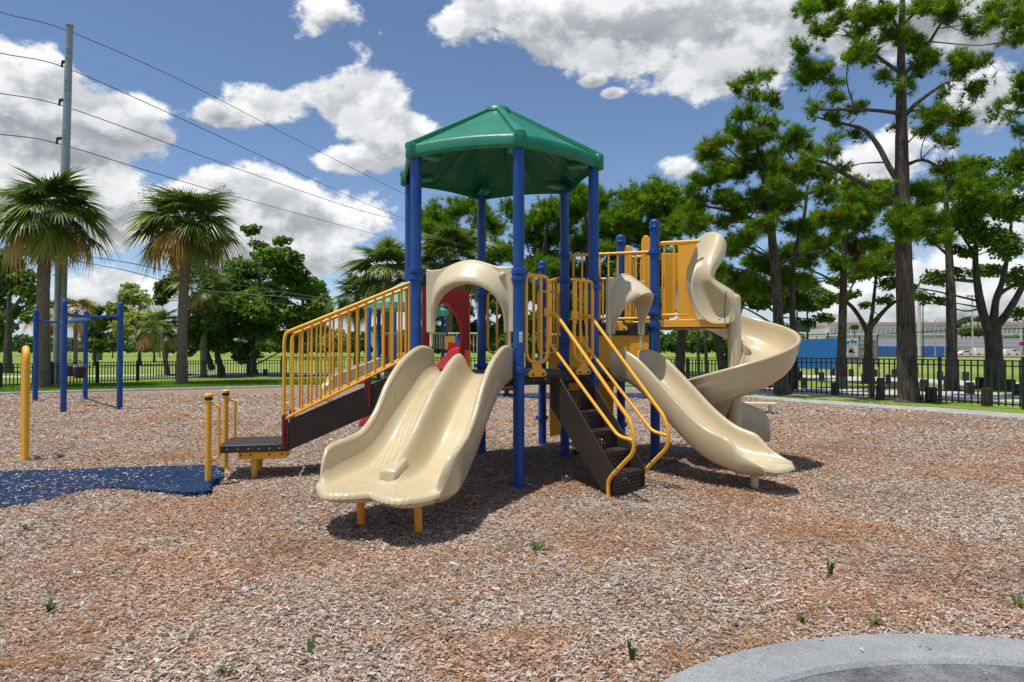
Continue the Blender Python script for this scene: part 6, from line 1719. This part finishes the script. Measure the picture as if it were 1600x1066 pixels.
for w in ((840, 858, .10, 14, 'small leafy weed in the mulch in front of the double slide and centre post', .9, .5), (1297, 905, .16, 7, 'tall thin dark weed in the mulch right of the straight slide', .25, .25),
          (78, 955, .10, 9, 'weed tuft in the mulch near the lower left edge', .6, .35), (42, 828, .09, 8, 'small weed below the blue rubber path', .7, .55),
          (1362, 976, .06, 12, 'bright flat weed close to the curved kerb', 1.0, .6), (1252, 975, .09, 7, 'weed left of the bright one near the kerb', .5, .45), (988, 1035, .14, 5, 'lone upright weed left of the kerb end', .25, .3),
          (482, 1028, .12, 7, 'thin weed at the bottom edge below the double slide', .4, .3), (1592, 948, .10, 9, 'weed at the right edge of the picture above the kerb', .5, .4), (355, 1060, .06, 9, 'low weed at the bottom edge left of centre', .9, .45), (222, 862, .05, 8, 'flat olive weed below the middle of the rubber path', 1.0, .7),
          (900, 712, .11, 14, 'pale bluish weed in the shade under the stairs', .9, .2)):
    weed(*w)
# ------------------------------------------------------------------ ball field beyond the right fence
WIN = paint('blue_windscreen', (.010, .125, .42), .6, (.05, .2, .5), .25, (.01, .05, .15), .3)
def screen_fence():
    g = empty('windscreen_fence', gnd(1290, 578), 'tall chain-link fence covered with a blue windscreen beside the spiral slide', 'fence')
    a, b = at(1205, 532, 56), at(1312, 528.5, 51); za, zb = at(1205, 574, 56).z, at(1312, 577.5, 51).z
    n = 16; rows = []
    for k in range(n + 1):
        t = k / n; p = a.lerp(b, t); off = .03 * math.sin(k * 2.4)
        rows.append([Vector((p.x, p.y + off * (j % 2), za + (zb - za) * t + (p.z - za - (zb - za) * t) * j / 6)) for j in range(7)])
    MB().loft(rows, closed=False, cap=False).build('windscreen', WIN, g, fixn=False)
    for px in (1247, 1266, 1296, 1228, 1312):
        t = (px - 1205) / 107; p = a.lerp(b, t); MB().lathe([(.05, -.05), (.05, p.z + .5)], (p.x, p.y + .1, 0), 8).build('fence_post', BLACKP, g)
    for dz in (.35, -.9): MB().tube([a + Vector((0, .1, dz)), b + Vector((0, .1, dz))], .03, 6).build('rail', BLACKP, g)
screen_fence()
def banner():
    g = empty('banner', at(1340, 568, 53), 'white and grey banner with blue lettering and red round emblem on the field fence', 'banner')
    Y = 53; WH = plain('banner_white', (.62, .63, .66), .7); GR = plain('banner_grey', (.20, .195, .21), .7); BL = plain('banner_blue', (.02, .08, .40), .7); RD = plain('banner_red', (.62, .10, .09), .7); PK = plain('banner_pink', (.68, .36, .33), .7)
    def quad(x0, y0, x1, y1, m, name, off=0):
        a, b = at(x0, y1, Y + off), at(x1, y0, Y + off); MB().obox((a + b) / 2, ((b.x - a.x) / 2, 0, 0), (0, .006, 0), (0, 0, (b.z - a.z) / 2)).build(name, m, g, smooth=0)
    quad(1318, 529, 1341, 557, WH, 'banner_sheet'); quad(1341, 531, 1371, 570, GR, 'banner_sheet'); quad(1318, 557, 1341, 569, GR, 'banner_sheet')
    def shape(pts, m, name):
        P = [at(x, y, Y - .03) for x, y in pts]; o_ = P[0]; MB().prism([((p - o_).x, (p - o_).z) for p in P], o_, (1, 0, 0), (0, 0, 1), .01).build(name, m, g, smooth=0)
    shape([(1322, 534), (1328, 533), (1328, 536), (1323, 537)], BL, 'lettering'); shape([(1329.5, 531.5), (1334, 531.5), (1334, 536), (1330, 536)], BL, 'lettering'); shape([(1335, 532.5), (1338.5, 533), (1338.5, 536.5), (1335, 536)], BL, 'lettering')
    shape([(1322, 540), (1330, 539), (1330, 540), (1322, 541)], PK, 'emblem')
    c = [(1331 + 5 * math.cos(a), 547 + 6.5 * math.sin(a)) for a in [i * math.pi / 8 for i in range(16)]]; shape(c, PK, 'emblem')
    shape([(1325, 552), (1328, 545), (1332, 548), (1336, 552.5), (1330, 551)], RD, 'emblem'); shape([(1329, 546), (1332, 544), (1333, 549), (1330, 549)], BL, 'emblem')
    for x0, x1, y in ((1343, 1350, 534), (1343, 1352, 537), (1344, 1350, 541), (1345, 1352, 552)): quad(x0, y, x1, y + 1, WH, 'small_print', -.03)
banner()
def scoreboard():
    Y = 54; g = empty('scoreboard', gnd(1255, 576), 'dark green scoreboard on two thin posts above the blue windscreen', 'scoreboard')
    a, b = at(1246, 519, Y), at(1265, 502, Y); m = plain('scoreboard_green', (.012, .03, .022), .5)
    MB().obox((a + b) / 2, ((b.x - a.x) / 2, 0, 0), (0, .12, 0), (0, 0, (b.z - a.z) / 2)).build('board', m, g, bevel=.02)
    MB().obox(((a + b) / 2).x * Vector((1, 0, 0)) + Vector((0, Y - .13, (a.z + b.z) / 2)), ((b.x - a.x) / 2.2, 0, 0), (0, .012, 0), (0, 0, (b.z - a.z) / 2.4)).build('panel', plain('scoreboard_face', (.02, .05, .035), .4), g)
    for px in (1247, 1263): t = at(px, 485, Y); MB().lathe([(.07, -.05), (.07, t.z)], (t.x, Y + .2, 0), 8).build('post', BLACKP, g)
scoreboard()
def field_fence():
    g = empty('chain_link_fence', gnd(1480, 568), 'tall black chain-link fence of pipes along the ball field', 'fence')
    def P(x, y, Y): return at(x, y, Y)
    tops = [(1371, 523, 60), (1480, 516.5, 56), (1600, 513, 52), (1760, 508, 47)]
    for (x0, y0, Y0), (x1, y1, Y1) in zip(tops[:-1], tops[1:]):
        MB().tube([P(x0, y0, Y0), P(x1, y1, Y1)], .035, 6).build('rail', BLACKP, g)
        MB().tube([P(x0, 557, Y0), P(x1, 558 if x1 < 1700 else 560, Y1)], .04, 6).build('rail', BLACKP, g)
        # wire fabric: two families of slanting wires
        fb = MB(); n = int((P(x1, y1, Y1) - P(x0, y0, Y0)).length / .6)
        for k in range(n):
            t0, t1 = k / n, (k + 4) / n
            if t1 > 1: continue
            a0 = P(x0, y0, Y0).lerp(P(x1, y1, Y1), t0); a1 = P(x0, y0, Y0).lerp(P(x1, y1, Y1), t1); b0 = up(a0, .9); b1 = up(a1, .9)
            fb.tube([a0, b1], .004, 3, cap=False); fb.tube([b0, a1], .004, 3, cap=False)
        fb.build('wire_fabric', STEEL, g, smooth=0)['kind'] = 'stuff'
    for (x, y, Y) in tops + [(1343, 525, 61), (1422, 520, 58), (1540, 515, 54)]:
        t = P(x, y, Y); MB().lathe([(.055, -.05), (.055, t.z + .05)], (t.x, t.y, 0), 8).build('fence_post', BLACKP, g)
field_fence()
def far_box(name, x0, x1, y0, y1, Y, m, parent, dep=6.0):
    a, b = at(x0, y1, Y), at(x1, y0, Y); z0 = max(a.z, -.03)
    return MB().obox(((a.x + b.x) / 2, Y + dep / 2, (z0 + b.z) / 2), ((b.x - a.x) / 2, 0, 0), (0, dep / 2, 0), (0, 0, (b.z - z0) / 2)).build(name, m, parent, smooth=0)
PADS = plain('blue_wall_pad', (.035, .12, .42), .6, 0, .1, 1.0)
g = empty('outfield_wall', at(1426, 557, 150), 'blue padded outfield wall seen through the pines beyond the grass', 'wall')
for k in range(6): far_box('wall_pad', 1368 + k * 18.7, 1368 + k * 18.7 + 18.2, 541 + .3 * (k % 2), 560, 150 + .1 * (k % 2), PADS, g, .6)
GREYW = plain('grey_stand', (.42, .425, .435), .85, 0, .1, .4); GREYD = plain('grey_stand_step', (.34, .345, .355), .85)
g = empty('grandstand', at(1480, 555, 194), 'long stepped grey concrete stand behind the ball field', 'grandstand')
for k in range(5): far_box('step', 1300, 1640, 541 - k * 3.1, 560, 194 + k * 2.2, GREYW if k % 2 else GREYD, g, 2.2)
def school(x0, x1, label, Y=235):
    g = empty('school_building', at((x0 + x1) / 2, 554, Y), label, 'building')
    WALLM = plain('pale_pink_wall', (.60, .54, .53), .85, 0, .05, .2); BANDM = plain('salmon_band', (.55, .40, .37), .85); WHT = plain('white_fascia', (.66, .66, .66), .8); TEAL = plain('teal_glass', (.27, .36, .38), .2)  # colours paled: distance haze is mixed into wall, band and glass
    far_box('wall', x0, x1, 508, 560, Y, WALLM, g, 20)
    far_box('parapet', x0 - 1, x1 + 1, 503.5, 508, Y - .3, BANDM, g, 21); far_box('fascia', x0, x1, 521, 524, Y - .6, WHT, g, .6)
    n = int((x1 - x0) / 7)
    for k in range(n):
        xa = x0 + 2 + k * (x1 - x0 - 4) / n
        a, b = at(xa, 519.5, Y - .25), at(xa + 4.6, 512.5, Y - .25)
        w = MB().obox((a + b) / 2, ((b.x - a.x) / 2, 0, 0), (0, .2, 0), (0, 0, (b.z - a.z) / 2)).build('window', WHT, g, smooth=0)
        MB().obox((a + b) / 2 - Vector((0, .2, 0)), ((b.x - a.x) / 2.3, 0, 0), (0, .05, 0), (0, 0, (b.z - a.z) / 2.35)).build('pane', TEAL, w, smooth=0)
school(1293, 1482, 'long pale pink two-storey building with teal windows behind the grandstand, left part between the pines')
school(1536, 1640, 'pale pink building with teal windows at the far right behind the forked oak')
g = empty('white_tent_roof', at(1285, 527, 190), 'low white roof over the blue windscreen, left of the pink building', 'canopy')
far_box('roof', 1258, 1312, 521.5, 525, 228, plain('white_roof', (.7, .7, .7), .7), g, 8)
for k in range(4): far_box('post', 1260 + k * 16, 1261 + k * 16, 525, 556, 229, GREYD, g, .3)
# lamp poles and flag poles of the field
for (x, w, y0, Y, m, lb) in ((1436, 5.2, 455, 95, CONCRETE_POLE, 'thick pale concrete light pole directly right of the tallest pine trunk'), (1442, 1.8, 478, 70, BLACKP, 'thin dark pole right beside the thick pale one'), (1461, 1.7, 500, 110, GREYD, 'grey pole between the pale pole and the dark pine'),
                         (1476, 1.4, 516, 110, GREYD, 'short grey pole touching the dark pine trunk'), (1519, 2.2, 462, 120, CONCRETE_POLE, 'slim pale light pole among the far palms'), (1538, 1.3, 500, 110, GREYD, 'thin pole left of the forked oak'), (1595, 2.6, 508, 80, CONCRETE_POLE, 'white pole with a red pad at the right edge')):
    t = at(x, y0, Y); o = empty('light_pole', (t.x, Y, 0), lb, 'pole')
    r_ = w * Y / F_PX / 2; MB().lathe([(r_, -.05), (r_ * .8, t.z)], (t.x, Y, 0), 10).build('pole', m, o)
    if w > 2 and y0 < 500:
        MB().obox((t.x, Y, t.z), (1.1, 0, 0), (0, .08, 0), (0, 0, .08)).build('crossarm', GREYD, o)
        for dx in (-.9, -.3, .3, .9): MB().lathe([(.12, 0), (.2, .28)], (t.x + dx, Y, t.z - .05), 8, (0, -.8, -.6)).build('floodlight', GREYD, o)
    if 'red' in lb: c = at(x + 2, 537, Y - .3); MB().obox(c, (.28, 0, 0), (0, .1, 0), (0, 0, .25)).build('pad', RED, o, bevel=.03)
for (x, yt, lb) in ((1502, 502, 'far palm left of the slim light pole'), (1509, 499, 'tallest far palm left of the slim light pole'), (1517, 498, 'far palm touching the slim light pole'), (1528, 498, 'far palm right of the slim light pole'), (1335, 510, 'lone small far palm before the pink building'), (1494, 508, 'low far palm at the right side of the dark pine trunk')):
    Y = 226; c = at(x, yt, Y); o = empty('far_palm', (c.x, Y, 0), lb, 'palm', 'far palms beyond the ball field')
    MB().tube([(c.x, Y, -.05), (c.x + .1, Y, c.z * .5), c], [.26, .2, .18], 6).build('trunk', BARK_S, o)
    leaves('crown', [(c, (1.1, 1.1, .75)), (c + Vector((0, 0, -.5)), (1.4, 1.4, .5))], 160, o, .5, FAR_L, .8)
HEDGE = leaves('hedge', [(at(x, 519, 222), (2.5, 1.4, 1.4)) for x in range(1506, 1542, 6)], 2600, None, .35, DARK_L); HEDGE.location = (0, 0, 0); tag(HEDGE, 'clipped dark green hedge below the far palms', 'hedge', kind='thing')

# ---- cars parked beyond the field
def car(x0, x1, yb, Y, label, paintc, van=False):
    a, b = at(x0, yb, Y), at(x1, yb, Y); L_ = b.x - a.x; zb = .0; g = empty('parked_car' if not van else 'parked_van', ((a.x + b.x) / 2, Y, 0), label, 'car' if not van else 'van', 'vehicles parked beyond the ball field')
    H = L_ * (.33 if not van else .45); pm = plain('car_paint', paintc, .25)
    prof = [(0, .18), (0, .5), (.05, .56), (.20, .60), (.33, .96), (.66, 1.0), (.84, .64), (.98, .58), (1, .45), (1, .18)] if not van else [(0, .15), (0, .85), (.04, 1), (.70, 1), (.80, .68), (.97, .58), (1, .45), (1, .15)]
    MB().prism([(x * L_, z * H) for x, z in prof], (a.x, Y, 0), (1, 0, 0), (0, 0, 1), 1.75).build('body', pm, g, bevel=.06)
    wn = [(.25, .63), (.35, .91), (.64, .94), (.78, .65)] if not van else [(.50, .68), (.52, .92), (.69, .92), (.77, .68)]
    MB().prism([(x * L_, z * H) for x, z in wn], (a.x, Y - .88, 0), (1, 0, 0), (0, 0, 1), .03).build('window', plain('car_glass', (.02, .025, .03), .1), g)
    for t in (.2, .8):
        w = MB().lathe([(.33, -.1), (.33, .1)], (a.x + L_ * t, Y - .80, .33), 14, (0, 1, 0)).build('wheel', BLACK_RUB, g); MB().lathe([(.2, -.02), (.17, .02)], (a.x + L_ * t, Y - .91, .33), 10, (0, -1, 0)).build('rim', STEEL, w)
car(1495, 1518, 554, 186, 'low white car parked farthest left beyond the ball field', (.7, .7, .7))
car(1521, 1547, 554, 184, 'white van with dark windows parked in the middle beyond the ball field', (.7, .71, .72), True)
car(1568, 1590, 554, 182, 'white pickup-like van parked right of the forked oak trunk', (.66, .68, .7), True)
b = at(386, 545, 110); o = empty('refuse_bin', at(145, 553, 110), 'small green box standing far out on the lawn', 'box')
c = at(152, 553, 100); MB().obox((c.x, 100, .55), (.5, 0, 0), (0, .5, 0), (0, 0, .6)).build('body', plain('bin_green', (.02, .10, .06), .5), o, bevel=.05); MB().obox((c.x, 100, 1.19), (.55, 0, 0), (0, .55, 0), (0, 0, .05)).build('lid', plain('bin_lid', (.02, .08, .05), .5), o, bevel=.02)
